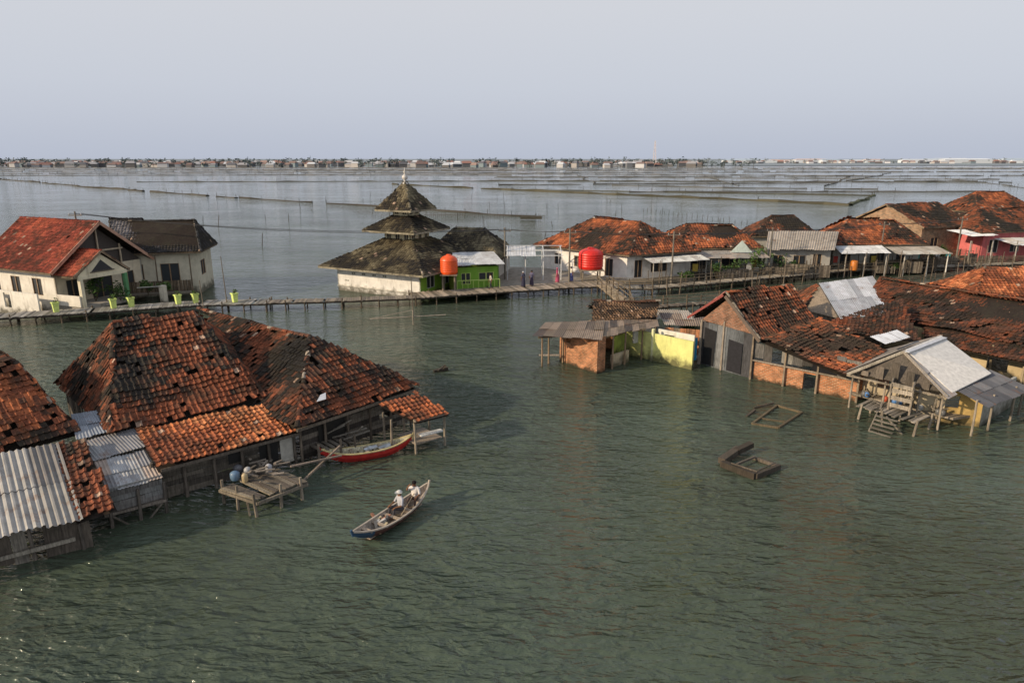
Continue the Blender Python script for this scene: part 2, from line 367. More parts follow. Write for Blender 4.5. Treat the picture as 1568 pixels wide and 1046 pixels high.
# ------------------------------------------------------------------ fish pond dykes
def dyke(pts,wd=2.0,hh=.45,col=(.075,.07,.055),stakes=9,sth=1.3,str_=.09,name='fish_pond_dyke'):
    mb=MB()
    for a,b2 in zip(pts,pts[1:]):
        a=V((*a,0));b2=V((*b2,0));n=max(2,int((b2-a).length/7));s=(b2-a).normalized().cross(V((0,0,1)))
        prev=None
        for i in range(n+1):
            p=a.lerp(b2,i/n)+s*(R.uniform(-.4,.4)+noise.noise(a+V((i*.13,0,0)))*4);k=R.uniform(.5,1.3);h1=hh*R.uniform(.35,1.3)
            cur=[p-s*wd*.5*k-V((0,0,.3)),p-s*wd*.25*k+V((0,0,h1)),p+s*wd*.25*k+V((0,0,h1*.9)),p+s*wd*.5*k-V((0,0,.3))]
            if prev and R.random()>.05: mb.add(prev+cur,[(j,j+1,5+j,4+j) for j in range(3)],jit(col,.35))
            prev=cur
            if stakes and R.random()<7/stakes: tube(mb,p,p+V((R.uniform(-.1,.1),0,sth*R.uniform(.5,1.5))),str_,str_*.8,(.06,.055,.05),5)
    obj(name,mb,M_EARTH)
dyke([(-470,600),(-355,486),(-173,316),(-100,255)],1.8,.55,(.07,.065,.055),stakes=5)
dyke([(-100,255),(-36,205),(6,170)],.6,.4,(.06,.055,.05),stakes=3,sth=1.0,str_=.07)
dyke([(-67,392),(0,318),(84,238),(104,214)],1.9,.65,(.075,.07,.05),stakes=10)
dyke([(104,214),(122,240),(140,271)],2.2,.6,(.08,.085,.05),stakes=14)
dyke([(140,271),(60,300),(-10,330)],1.2,.45,(.08,.08,.065),stakes=9)
dyke([(-230,430),(-20,445),(300,420)],1.8,.5,(.09,.09,.08),stakes=8)
for y in (300,350,395,450,510,570,640,720,810,900,990,1090):
    xa=R.uniform(-60,60) if y<600 else R.uniform(-.6*y,.1*y); xb=R.uniform(.45,.9)*y
    sl=R.uniform(-.09,.09)*y;g=.065+y*.0001  # grey lightens with distance: haze put into the dyke colour
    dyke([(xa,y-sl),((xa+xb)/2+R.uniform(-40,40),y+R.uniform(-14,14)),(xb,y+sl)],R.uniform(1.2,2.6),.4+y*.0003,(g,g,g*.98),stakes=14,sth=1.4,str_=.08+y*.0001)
for y in (600,690,790,900,1010,1080):
    g=.075+y*.0001  # same distance haze painted into these dykes
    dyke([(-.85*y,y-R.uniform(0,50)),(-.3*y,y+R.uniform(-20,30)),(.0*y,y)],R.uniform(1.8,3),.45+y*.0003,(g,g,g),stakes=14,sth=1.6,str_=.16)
for k in range(9):
    x=40+k*55+R.uniform(-25,25);y=R.uniform(290,460);dyke([(x,y),(x*R.uniform(1.2,1.8),y*1.55)],1.3,.4,(.09,.09,.085),stakes=14)
mb=MB()
for i in range(60):
    t=i/59;post(mb,-22+t*30,172+R.uniform(-.3,.3)-t*4,-.3,R.uniform(.6,1.3),.05,(.07,.06,.05),.2)
beam(mb,(-22,172,.5),(8,168,.5),.08,.08,(.08,.07,.05));beam(mb,(2,162,.6),(7,162,.6),1.2,.6,(.07,.065,.05))
for i in range(30): t=i/29;post(mb,36+t*22,190-t*52,-.3,R.uniform(.5,1.2),.05,(.07,.06,.05),.2)
obj('bamboo_stake_fence',mb,M_WOOD)
mb=MB()
for i in range(48):
    x,y=R.uniform(-80,70),R.uniform(95,270); post(mb,x,y,-.3,R.uniform(.8,2.4),.06,(.06,.05,.04),.3)
obj('fishing_stakes',mb,M_WOOD)
# ------------------------------------------------------------------ walkways
WC=[(.17,.14,.11),(.12,.10,.08),(.22,.19,.15),(.09,.075,.06)]
def walkway(name,pts,wd,z=.8,rail=False,cols=WC,dark=.0,pr=.07,railh=.9):
    e=empty(name);mb=MB();pb=MB()
    for a,b2 in zip(pts,pts[1:]):
        a=V((*a,z));b2=V((*b2,z));d=(b2-a);Ln=d.length;d.normalize();s=V((-d.y,d.x,0))
        n=int(Ln/.22)
        for i in range(n):
            p=a+d*((i+.5)*Ln/n)
            if R.random()<.02: continue
            zz=V((0,0,R.uniform(-.02,.02)));o=R.uniform(-.1,.1)
            beam(mb,p+s*(-.05+o)+zz,p+s*(wd+.05+o)+zz,Ln/n-.02,.05,jit(R.choice(cols),.2))
        for k in(.12,wd-.12): beam(pb,a+s*k-V((0,0,.12)),b2+s*k-V((0,0,.12)),.1,.14,(.07,.055,.045))
        m2=max(1,int(Ln/1.7))
        for i in range(m2+1):
            p=a+d*(i*Ln/m2)
            for k in(.05,wd-.05):
                q=p+s*k;top=z+(railh*R.uniform(.7,1.15) if rail and R.random()<.85 else R.choice([-.05,-.05,.25]))
                post(pb,q.x,q.y,-1,top,pr)
            beam(pb,p+s*-.1-V((0,0,.25)),p+s*(wd+.1)-V((0,0,.25)),.09,.09,(.08,.065,.05))
        if rail:
            for k in(.05,wd-.05):
                for hz in(railh*.9,railh*.5): beam(pb,a+s*k+V((0,0,hz)),b2+s*k+V((0,0,hz+R.uniform(-.05,.05))),.06,.06,jit((.2,.16,.11),.2))
    obj('deck',mb,M_WOOD,e);obj('posts',pb,M_WOOD,e);return e
front=[(-60,50.5),(-43.2,57.2),(-37.7,59),(-29.2,62.4),(-23.2,63.0)]
walkway('wooden_walkway',front,2.2,cols=[(.26,.25,.22),(.33,.31,.28),(.2,.185,.16)])
walkway('wooden_walkway',[(-23.2,63.2),(-16.3,64.2),(-9.4,65.6)],1.5,cols=[(.26,.22,.17),(.2,.17,.14)])
walkway('wooden_walkway',[(-9.4,65.6),(-1.6,68.6),(6.6,71.4),(12.5,73.0)],3.0,cols=[(.36,.3,.24),(.28,.23,.18),(.2,.17,.13)])
walkway('wooden_walkway',[(10,71.2),(14.8,70.6),(27.8,76.5),(41.1,82.7),(66.4,88.1),(80,90)],1.5,rail=True,cols=[(.34,.3,.24),(.22,.19,.15)])
walkway('wooden_walkway',[(21,79.5),(34,81.8),(44,88),(70,97)],1.3,rail=True)
walkway('bamboo_bridge',[(9.0,71.2),(9.8,63),(9.3,57.5),(7.8,51.5)],1.3,z=1.1,rail=True,cols=[(.42,.33,.22),(.33,.26,.18)],railh=1.0)
walkway('wooden_walkway',[(10.5,60),(20,63),(34,68),(52,76)],1.0,z=.9,rail=True)
mb=MB();slab(mb,[(-6,72,.78),(-1.6,71.5,.78),(6.4,74.3,.78),(13,76,.78),(9,84,.78),(-2,86,.78)],.3,(.3,.27,.23));slab(mb,[(12.6,74.6,.74),(21,77,.74),(20,80,.74),(12.5,77.2,.74)],.3,(.2,.18,.15));obj('concrete_courtyard',mb,M_PL)
# planters
for x,y in((-40.5,59.3),(-36.3,60.9),(-35.0,61.5),(-31.3,62.8),(-29.9,63.3),(-26.3,63.6)):
    e=empty('planter_box');mb=MB();lathe(mb,(x,y,.83),[(.27,0),(.34,.75),(.42,.78),(.42,.88),(.3,.88),(.28,.7)],jit((.62,.74,.22),.08),4)
    obj('pot',mb,M_P,e); plant('plant',(x,y,1.6),.25,.4,40,.16,parent=e)
# ------------------------------------------------------------------ MOSQUE
e=empty('mosque');F=V((-9.4,69,0));dl=V((-.883,.469,0));dr=V((.469,.883,0));LL=11.0
c0=F+dl*LL;c1=F;c2=F+dr*LL;c3=F+dl*LL+dr*LL;ctr=(c0+c2)/2
cc=[(p.x,p.y) for p in(c0,c1,c2,c3)]
vent=[(u,u+.5,1.9,2.15) for u in(2,3.4,4.8,6.2)]+[(1.0,1.6,1.1,1.25)]
ops={0:vent,1:[(1.2,2.6,.9,2.3),(4,5.4,.9,2.3)]}
boxwalls(e,cc,-.5,2.75,[(.76,.74,.70),(.22,.4,.05),(.7,.7,.65),(.7,.7,.65)],ops,frame=(.5,.5,.45))
mb=MB();beam(mb,c0.lerp(c1,.0)+V((0,0,.55))-dr*.05,c1+V((0,0,.55))-dr*.05,.14,.12,(.6,.58,.52));beam(mb,c1+V((0,0,.55))-dl*.05,c2+V((0,0,.55))-dl*.05,.14,.12,(.35,.45,.1));obj('plinth_band',mb,M_PL,e)
MP=[BLACK,(.055,.045,.03),(.10,.083,.05),(.17,.145,.09)]
def sq(h,z,a=1.0):
    return [ctr+dl*h-dr*h+V((0,0,z)),ctr-dl*h-dr*h+V((0,0,z)),ctr-dl*h+dr*h+V((0,0,z)),ctr+dl*h+dr*h+V((0,0,z))]
def tier(h0,z0,h1,z1,nm):
    mb=MB();a=sq(h0,z0);t=sq(h1,z1)
    for i in range(4):
        tiles(mb,[a[i],a[(i+1)%4],t[(i+1)%4],t[i]],MP,.3,.34,.002,.04,1,.5);cap(mb,a[i],t[i],((.12,.11,.08),(.18,.155,.11)),.12,.4,.05)
        beam(mb,a[i]+V((0,0,-.1)),a[(i+1)%4]+V((0,0,-.1)),.08,.2,(.3,.27,.2))
    slab(mb,[p-V((0,0,.14)) for p in a],.03,(.3,.28,.24));obj(nm,mb,M_TILE,e)
tier(6.9,2.75,1.75,5.55,'lower_roof');tier(3.45,6.45,1.05,8.0,'middle_roof');tier(2.4,8.65,.12,11.5,'upper_roof')
def clere(h,z0,z1,n,nm):
    s=[(p.x,p.y) for p in sq(h,0)];W=2*h;o=[((k+.25)*W/n,(k+.75)*W/n,z0+.25*(z1-z0)+.08,z1-.12) for k in range(n)]
    boxwalls(e,s,z0,z1,(.72,.66,.46),{0:o,1:o},name=nm,frame=(.4,.36,.25))
clere(1.75,5.1,6.5,3,'lower_clerestory');clere(1.05,7.8,8.7,2,'upper_clerestory')
mb=MB();lathe(mb,ctr+V((0,0,11.3)),[(.35,0),(.3,.15),(.12,.25),(.12,.4),(.32,.6),(.3,.85),(.1,1.0),(.06,1.15),(.16,1.28),(.05,1.42),(.02,1.75)],(.55,.53,.5),10);obj('finial',mb,M_P,e,True)
wc=[(-10.5,78,3.1),(-1.4,75.6,3.1),(.6,84.5,3.1),(-8.5,86,3.1)]
hiproof(e,wc,6.0,(-6.9,81.9),(-3.2,81.0),MP,.32,.38,1,'wing_roof',capal=((.1,.09,.07),(.16,.14,.1)),sag=.05)
boxwalls(e,inset(wc,.84),0,3.1,(.55,.55,.5),name='wing_walls')
ac=[(-6.0,70.6),(-1.4,71.9),(-2.4,75.4),(-7.0,74.1)]
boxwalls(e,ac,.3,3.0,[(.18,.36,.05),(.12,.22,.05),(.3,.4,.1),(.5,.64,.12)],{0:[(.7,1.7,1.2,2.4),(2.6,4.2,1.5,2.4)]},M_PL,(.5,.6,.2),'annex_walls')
mb=MB()
corr(mb,(-6.6,75.6,3.9),(-2.1,76.6,3.9),(-.8,71.4,3.3),(-6.1,70.0,3.3),[(.55,.57,.59),(.45,.47,.49)]);obj('annex_roof',mb,M_MET,e)
mb=MB()
for i in range(9): beam(mb,(-5.7+i*.55,70.2+i*.15,.8),(-5.7+i*.55,70.2+i*.15,1.7),.06,.06,(.35,.5,.12))
beam(mb,(-5.7,70.2,1.7),(-1.3,71.4,1.7),.08,.08,(.4,.55,.15));obj('railing',mb,M_P,e)
def tank(name,x,y,z,r,h,col,stand=1.0):
    e=empty(name);mb=MB();pr=[(r*.93,0),(r,.06*h)]
    for k in range(6):
        zz=.1*h+k*.11*h;pr+=[(r,zz),(r*1.03,zz+.03*h),(r*1.03,zz+.06*h),(r,zz+.09*h)]
    pr+=[(r*.97,.8*h),(r*.75,.9*h),(r*.4,.97*h),(r*.3,.97*h),(r*.3,1.02*h),(.02,1.04*h)]
    lathe(mb,(x,y,z),pr,col,24);obj('tank_body',mb,M_PLAS,e,True)
    mb=MB()
    for a in(-1,1):
        for b in(-1,1): beam(mb,(x+a*r*.7,y+b*r*.7,z-stand-.3),(x+a*r*.7,y+b*r*.7,z-.02),.14,.14,(.2,.17,.13))
    slab(mb,[(x-r,y-r,z-.01),(x+r,y-r,z-.01),(x+r,y+r,z-.01),(x-r,y+r,z-.01)],.1,(.25,.2,.15));obj('stand',mb,M_WOOD,e)
tank('water_tank',-6.5,70.0,2.5,.88,1.95,(.72,.09,.015),1.9);tank('water_tank',8.8,76.0,2.1,1.35,2.3,(.6,.02,.012),1.3)
e=empty('metal_canopy');mb=MB();pc=(.6,.62,.63)
for x in(-.5,1.5,3.5,5.5):
    for y in(76,80): beam(mb,(x,y,.8),(x,y,3.6),.08,.08,pc)
    for y0,y1,z0,z1 in((75.6,78,3.6,4.4),(78,80.4,4.4,3.6)): beam(mb,(x,y0,z0),(x,y1,z1),.08,.08,pc)
for y,z in((75.6,3.6),(78,4.4),(80.4,3.6),(76.8,4.0)): beam(mb,(-.7,y,z),(5.7,y,z),.08,.08,pc)
obj('frame',mb,M_P,e);mb=MB();corr(mb,(-.6,78.0,4.3),(2.6,78,4.3),(2.6,75.4,3.55),(-.6,75.4,3.55),[(.55,.57,.6)]);obj('sheet',mb,M_MET,e)
# ------------------------------------------------------------------ LEFT HOUSE (red roof)
e=empty('red_roof_house')
K=V((-42,62,0));fd=V((.41,.912,0)).normalized();sdv=V((-.912,.41,0)).normalized();GW=9.0;GL=11
RP=[(.15,.04,.025),(.25,.055,.035),(.34,.075,.045),(.40,.095,.05)]
a0=K;a1=K+fd*GW;b0=K+sdv*GL;b1=a1+sdv*GL
def up(p,z,o=V((0,0,0))): return V((p.x,p.y,z))+o
oh=-sdv*.9;ow=-fd*.8
ce=[up(b0,4.0,ow),up(a0,4.0,oh+ow),up(a1,4.0,oh-ow),up(b1,4.0,-ow)]
mid0=(b0+b1)/2;mid1=(a0+a1)/2+oh
hiproof(e,ce,8.2,(mid0.x,mid0.y),(mid1.x,mid1.y),RP,.3,.36,1,'roof_tiles',gable=True,sag=.03,capal=((.3,.07,.05),),patch=.15)
o0=[(1.2,2.6,1.6,3.2),(4.4,5.8,1.6,3.2),(7.6,9,1.6,3.2)]
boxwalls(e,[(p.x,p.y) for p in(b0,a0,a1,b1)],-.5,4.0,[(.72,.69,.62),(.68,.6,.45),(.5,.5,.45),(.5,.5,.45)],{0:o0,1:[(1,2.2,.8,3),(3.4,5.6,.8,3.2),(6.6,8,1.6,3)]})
mb=MB();gablewall(mb,up(a0,4),up(a1,4),up((a0+a1)/2,7.7),(.05,.04,.035));
for t in(.25,.5,.75):
    p=a0.lerp(a1,t);hz=4+3.7*(1-abs(t-.5)*2);beam(mb,up(p,4,-sdv*.15),up(p,hz,-sdv*.15),.12,.12,(.5,.42,.3))
beam(mb,up(a0.lerp(a1,.22),5.4,-sdv*.16),up(a0.lerp(a1,.78),5.4,-sdv*.16),.1,.14,(.5,.42,.3));obj('gable',mb,M_P,e)
mb=MB();beam(mb,up(a0,3.95,oh+ow-sdv*.05),up((a0+a1)/2,8.1,oh-sdv*.05),.06,.28,(.45,.26,.18));beam(mb,up(a1,3.95,oh-ow-sdv*.05),up((a0+a1)/2,8.1,oh-sdv*.05),.06,.28,(.45,.26,.18));obj('bargeboards',mb,M_P,e)
q0=K-sdv*3+fd*.2;q1=q0+fd*4.8;pm=(q0+q1)/2
pe=[up(K+fd*.0,3.7,ow*.3),up(q0,3.7,ow*.5),up(q1,3.7,-ow*.5),up(K+fd*5.2,3.7,-ow*.3)]
hiproof(e,pe,5.8,((K+fd*2.6).x,(K+fd*2.6).y),((pm-sdv*.3).x,(pm-sdv*.3).y),RP,.3,.36,1,'porch_roof',gable=True,sag=.02,capal=((.3,.07,.05),),patch=.15)
mb=MB();gablewall(mb,up(q0,3.7),up(q1,3.7),up(pm,5.5),(.7,.63,.46));beam(mb,up(q0,3.55),up(q1,3.55),.2,.35,(.72,.65,.48));obj('porch_gable',mb,M_PL,e)
mb=MB();beam(mb,up(q0.lerp(q1,.25),3.9,-sdv*.06),up(q0.lerp(q1,.75),3.9,-sdv*.06),.04,.1,(.1,.08,.06));mb.add([up(q0.lerp(q1,.28),3.95,-sdv*.02),up(q0.lerp(q1,.72),3.95,-sdv*.02),up(pm,4.95,-sdv*.02)],[(0,1,2)],(.03,.03,.035));obj('porch_window',mb,M_P,e)
mb=MB()
for t in(.04,.96):
    p=q0.lerp(q1,t);beam(mb,up(p,-.5),up(p,3.4),.32,.32,(.7,.64,.48) if t<.5 else (.12,.3,.14))
slab(mb,[up(q0,.9),up(q1,.9),up(K+fd*5.2,.9),up(K,.9)],.35,(.35,.32,.28));wall(mb,(q0.x,q0.y),(K.x,K.y),.9,1.9,col=(.7,.66,.58));obj('porch',mb,M_PL,e)
mb=MB();wall(mb,((b0-fd*1.8).x,(b0-fd*1.8).y),((K-fd*1.8).x,(K-fd*1.8).y),-.3,2.2,[(1,1.9,.6,1.9),(6,7,.6,2.0)],col=(.72,.69,.62));obj('yard_wall',mb,M_PL,e)
e=empty('black_roof_house')
cb=[(-40.5,69,4.6),(-32.6,71.5,4.6),(-33.8,78.5,4.6),(-45,77.5,4.6)]
hiproof(e,cb,7.6,(-43.2,74.2),(-34.6,75.2),[BLACK,(.03,.028,.03),(.05,.047,.05),(.16,.15,.155)],.3,.36,1,'roof_tiles',sag=.06,capal=((.05,.05,.05),),patch=.2)
boxwalls(e,inset(cb,.86),-.5,4.6,(.58,.54,.42),{0:[(.8,2,1.8,3.4),(3.6,5.4,1.2,3.4)],1:[(1.5,3.2,1.8,3.4)]})
mb=MB();planks(mb,(-39.5,68.2),(-33.2,70.0),.6,1.9,[(.12,.09,.06),(.2,.15,.1)],.16);slab(mb,[(-40,66.5,.75),(-33,69.2,.75),(-33.6,71,.75),(-40,69,.75)],.15,(.2,.17,.13))
for x,y in((-39.5,68.2),(-36.3,69.1),(-33.2,70)): post(mb,x,y,-1,4.5,.07)
obj('veranda',mb,M_WOOD,e)
mb=MB();slab(mb,[(-36.5,65.5,1.9),(-34.4,66.4,1.9),(-34.9,67.6,1.6),(-37,66.8,1.6)],.08,(.5,.48,.44));beam(mb,(-34.5,66.5,-.5),(-34.5,66.5,1.9),.5,.5,(.6,.55,.45));obj('broken_slab',mb,M_PL)
for x,y,r,h in((-39.6,63.8,.9,2.0),(-38.4,65.2,.8,1.6),(-37.6,64.4,.7,1.2),(-36.4,67.3,.7,1.5),(-35,67.9,.5,1.2),(-40.2,65.0,.9,2.2)): plant('potted_plant',(x,y,.8),r,h,150,.28)
# ------------------------------------------------------------------ HOUSES AT RIGHT OF MOSQUE
TP=[DARK,BROWN,DORANGE,DORANGE,ORANGE]
TPD=[BLACK,DARK,BROWN,DORANGE]
e=empty('white_house')
cw=[(2.6,85.3,3.6),(13.0,75.6,3.6),(22.0,79.4,3.6),(12.5,90.5,3.6)]
hiproof(e,cw,6.9,(10.0,85.4),(15.0,80.6),TP,.34,.4,1,sag=.12)
wi=inset(cw,.88)
boxwalls(e,wi,.3,3.6,(.76,.74,.70),{0:[(2,3.1,1.5,2.8),(5,6,1.5,2.8),(9.5,10.6,.9,2.9)],1:[(1,2,.9,2.9),(3.2,5.4,1.4,2.8)]})
mb=MB();corr(mb,(14.5,77.2,3.3),(21.6,80.0,3.3),(22.6,77.8,2.8),(15.5,74.9,2.8),[(.5,.52,.52),(.42,.42,.42)]);obj('awning',mb,M_MET,e)
mb=MB()
for x,y in((15.7,75.3),(18,76.2),(20.2,77.1),(22.3,78)): post(mb,x,y,-.5,2.85,.06,(.4,.38,.34),.02)
obj('awning_posts',mb,M_WOOD,e)
e=empty('tile_roof_house')
cw=[(19.8,81.6,3.6),(30.4,82.5,3.6),(31.5,90.5,3.6),(18.5,92,3.6)]
hiproof(e,cw,6.0,(22.0,87),(27.6,86.5),TPD[1:]+[ORANGE],.34,.4,1,sag=.12)
boxwalls(e,inset(cw,.86),0,3.6,(.6,.6,.55),{0:[(1,3,1,2.8),(5,7,1,2.8)]})
mb=MB();corr(mb,(21,82,3.3),(30,82.6,3.3),(30.3,80.0,2.7),(21.3,79.4,2.7),[(.24,.23,.22),(.32,.28,.25)]);obj('awning',mb,M_MET,e)
mb=MB();gablewall(mb,(26,81.2,3.2),(28.6,81.2,3.2),(27.3,81.2,4.6),(.6,.7,.65));obj('gable',mb,M_PL,e)
e=empty('grey_roof_house');mb=MB()
corr(mb,(33.0,88.5,5.0),(41.6,87.6,5.0),(38.5,81.6,3.4),(30.6,82.4,3.4),[(.34,.30,.25),(.40,.35,.29)],.3,.04);corr(mb,(33.0,88.6,4.95),(41.6,87.7,4.95),(43,92.6,3.4),(35,93.6,3.4),[(.3,.28,.25)],.3,.04);obj('roof_sheets',mb,M_MET,e)
boxwalls(e,[(31.3,83.2),(38.6,82.6),(41.5,91),(34.5,92)],.2,3.5,(.42,.4,.36),{0:[(.6,1.8,.8,2.6),(3,4.4,1.2,2.6),(5.3,6.3,.8,2.8)]},M_PL)
e=empty('tile_roof_house')
cw=[(39.5,85.5,3.5),(53,87.0,3.5),(56,95,3.5),(41,96,3.5)]
hiproof(e,cw,6.2,(44.2,91),(50.5,91.4),TP,.34,.4,1,sag=.14)
boxwalls(e,inset(cw,.86),0,3.5,(.55,.55,.5),{0:[(1,2.4,1,2.8),(5,7,1,2.8),(8.6,9.8,.6,2.8)]})
mb=MB();corr(mb,(40.2,85.5,3.4),(46.5,86.2,3.4),(46,82.8,2.9),(39.7,82.2,2.9),[(.58,.6,.62)]);corr(mb,(47,86.2,3.2),(54,87,3.2),(54,83.4,2.7),(47,82.9,2.7),[(.4,.4,.38),(.3,.28,.25)]);obj('awning',mb,M_MET,e)
mb=MB()
for x,y in((40.5,82.6),(43,82.9),(45.7,83.1),(48,83.2),(51,83.4),(53.5,83.6)): post(mb,x,y,-.8,2.9,.08,(.5,.48,.44),.02)
obj('awning_posts',mb,M_WOOD,e)
mb=MB();lathe(mb,(41.5,82.4,.9),[(.4,0),(.42,1),(.35,1.15),(.05,1.2)],(.5,.16,.02),14);obj('orange_barrel',mb,M_PLAS,None,True)
e=empty('brick_gable_house')
g=[(50,103.5,4.8),(56.5,94.5,4.8),(66.5,98.5,4.8),(60,108,4.8)]
r0=((g[0][0]+g[1][0])/2,(g[0][1]+g[1][1])/2);r1=((g[2][0]+g[3][0])/2,(g[2][1]+g[3][1])/2)
mb=MB();rz=7.7
hiproof(e,[g[1],g[2],g[3],g[0]],rz,r0,r1,TPD,.34,.4,1,gable=True)
gi=inset(g,.92);boxwalls(e,gi,0,4.8,(.34,.22,.14),{0:[(2,3.2,2,3.5),(6,7.2,2,3.5)],1:[(2,3.4,1.5,3.3)]},M_BR)
gablewall(mb,(gi[0][0],gi[0][1],4.8),(gi[1][0],gi[1][1],4.8),((gi[0][0]+gi[1][0])/2,(gi[0][1]+gi[1][1])/2,7.4),(.34,.22,.14));obj('gable',mb,M_BR,e)
e=empty('tile_roof_house');cw=[(36,104,2.6),(47,104,2.6),(48,112,2.6),(37,112,2.6)]
hiproof(e,cw,5.4,(40.5,108),(44,108),TPD,.36,.42,1);boxwalls(e,inset(cw,.86),0,2.6,(.4,.38,.34))
e=empty('pink_house');cw=[(63.5,93,4.3),(82,98,4.3),(80,108,4.3),(62,103,4.3)]
hiproof(e,cw,7.2,(66.5,99),(78,101.5),TPD+[DORANGE],.36,.42,1,sag=.12);boxwalls(e,inset(cw,.88),0,4.3,(.66,.18,.18),{0:[(1.2,2.8,1.4,3.2),(5,6.6,1.4,3.2),(9,10.3,.8,3.2),(12.5,14,1.4,3.2)]},M_PL,(.7,.6,.55))
mb=MB();corr(mb,(60.0,95,4.4),(64.5,96.5,4.4),(65.5,92.5,4.0),(61,91,4.0),[(.62,.64,.66)]);corr(mb,(66,94,3.4),(76,96.5,3.4),(77,93.4,2.8),(67,91,2.8),[(.5,.52,.54),(.4,.39,.37)]);obj('awning',mb,M_MET,e)
mb=MB()
for x,y in((61.2,91.3),(65,92.6),(67.4,91.3),(71,92.4),(75,93.4)): post(mb,x,y,-.8,3.4,.09,(.5,.48,.44),.02)
obj('awning_posts',mb,M_WOOD,e)
e=empty('tile_roof_house');cw=[(84,125,4.6),(98,128,4.6),(96,138,4.6),(82,135,4.6)]
hiproof(e,cw,8,(87,131),(93,132),TP,.4,.45,1);boxwalls(e,inset(cw,.86),0,4.6,(.4,.3,.25))
for x,y,r,h in((23.5,77.8,.9,1.8),(25.5,78.5,1.0,2.2),(28.5,80.2,1.1,2.8),(30.0,81.4,.9,3.2),(34,82.0,.7,1.3),(36.6,83.8,.6,1.5),(19.5,75.9,.7,1.2),(56,91,.9,1.6),(47.5,84.4,.5,1.1),(13.5,50.8,.7,1.1),(20.5,55,.9,1.4),(17.2,53.8,.8,1.2),(32.3,81.6,.8,1.8),(58,92,1.0,2.0)):
    plant('shrub',(x,y,.6),r,h,230,.3)
mb=MB()
for i in range(110):
    x=R.uniform(14,66);y=72+(x-14)*.33+R.uniform(-2,8);post(mb,x,y,-.8,R.uniform(1.2,3.4),.05,(.16,.13,.1),.2)
obj('bamboo_poles',mb,M_WOOD)
mb=MB()
for i in range(30):
    x=R.uniform(22,64);y=74.5+(x-14)*.30+R.uniform(-1,2)
    a=R.uniform(-.5,.7);l=R.uniform(1.5,3.5);planks(mb,(x,y),(x+l*math.cos(a),y+l*math.sin(a)),.3,R.uniform(1.2,1.9),WC,.14,miss=.12)
obj('plank_fence',mb,M_WOOD)
mb=MB()
for i in range(13):
    x=R.uniform(20,60);y=77+(x-14)*.3+R.uniform(-1,2); cl=R.choice([(.6,.1,.08),(.08,.2,.5),(.6,.6,.58),(.1,.4,.35),(.6,.45,.1)])
    mb.add([(x,y,2.1),(x+.7,y+.1,2.1),(x+.68,y+.12,1.2),(x+.02,y,1.25)],[(0,1,2,3)],cl)
obj('hanging_laundry',mb,M_CL)
# ------------------------------------------------------------------ RIGHT FOREGROUND
BC=(.42,.20,.105)
e=empty('ruined_brick_house')
mb=MB();wall(mb,(3.4,46.9),(5.7,43.8),-.6,2.3,[(.6,1.15,1.5,2.0)],col=BC);wall(mb,(5.7,43.8),(6.3,44.3),-.6,2.5,col=BC);wall(mb,(5.9,49.9),(3.4,46.9),-.6,2.3,[(.8,1.6,.4,1.9)],col=BC);wall(mb,(9.6,49.2),(5.9,49.9),-.6,2.3,[(1,2,.3,1.9)],col=BC);obj('brick_walls',mb,M_BR,e)
mb=MB();wall(mb,(6.9,45.2),(8.3,46.6),-.3,.9,col=(.5,.42,.3));wall(mb,(10.5,47.5),(12.6,45.6),-.3,2.2,[(.5,1.3,1.2,1.9)],col=(.68,.66,.58));wall(mb,(8.8,47.6),(10.4,48.8),1.1,2.2,col=(.68,.66,.6));obj('plaster_walls',mb,M_PL,e)
mb=MB()
for x,y in((6.9,45.0),(7.9,46.0),(3.6,46.5),(2.1,45.6),(9.3,47.2),(2.6,46.3)): post(mb,x,y,-.8,2.4,.07,(.28,.2,.13),.03)
beam(mb,(1.8,45.3,2.15),(9.4,46.8,2.35),.1,.14,(.2,.15,.1));beam(mb,(5.8,43.9,2.4),(9.8,48.3,2.3),.1,.14,(.25,.17,.1));beam(mb,(1.9,46.3,.6),(3.4,46.3,.6),.08,.1,(.4,.35,.3))
obj('posts',mb,M_WOOD,e)
mb=MB();RS=[(.13,.10,.075),(.18,.14,.10),(.08,.065,.055),(.26,.2,.15)];corr(mb,(2.4,47.6,2.62),(6.6,47.4,2.8),(5.9,43.4,2.45),(1.4,44.9,2.35),RS,.14,.014,sw=.7,bent=.06);corr(mb,(6.5,47.6,2.75),(10.8,50.0,2.7),(10.6,47.9,2.3),(6.1,44.2,2.42),RS,.14,.014,sw=.7,bent=.06);obj('lean_to_sheets',mb,M_MET,e)
mb=MB();tiles(mb,[(5.7,47.4,2.75),(10.6,48.9,2.7),(11.2,51,3.5),(6.2,50.8,3.6)],[DARK,(.13,.08,.05),(.2,.12,.07),(.24,.15,.09)],.22,.26,.0,.05,0);cap(mb,(11.3,51.0,3.55),(6.2,50.8,3.65),(BROWN,));tiles(mb,[(11.2,53.2,2.6),(6,53,2.6),(6.2,50.9,3.5),(11.2,51,3.5)],[DARK,BROWN,GREY],.25,.3);obj('roof_tiles',mb,M_TILE,e)
e=empty('lime_wall');mb=MB();wall(mb,(8.4,48.6),(12.3,44.7),-.6,2.0,col=(.70,.71,.27),t=.16);wall(mb,(9.9,46.9),(10.0,46.8),-.6,2.35,col=(.7,.7,.42),t=.22);wall(mb,(7.4,47.6),(8.4,48.6),-.6,1.6,col=(.45,.55,.12));obj('wall',mb,M_PL,e)
mb=MB();corr(mb,(8.5,55.5,1.9),(14.5,55,1.9),(14.5,53,1.6),(8.8,53.4,1.6),[(.36,.33,.29),(.28,.25,.21)]);corr(mb,(11.3,51.5,2.5),(14.5,50.5,2.6),(14.0,47.8,2.3),(11.2,48.6,2.2),[(.22,.17,.13),(.16,.12,.1),(.33,.29,.25)]);obj('shed_roof_sheets',mb,M_MET)
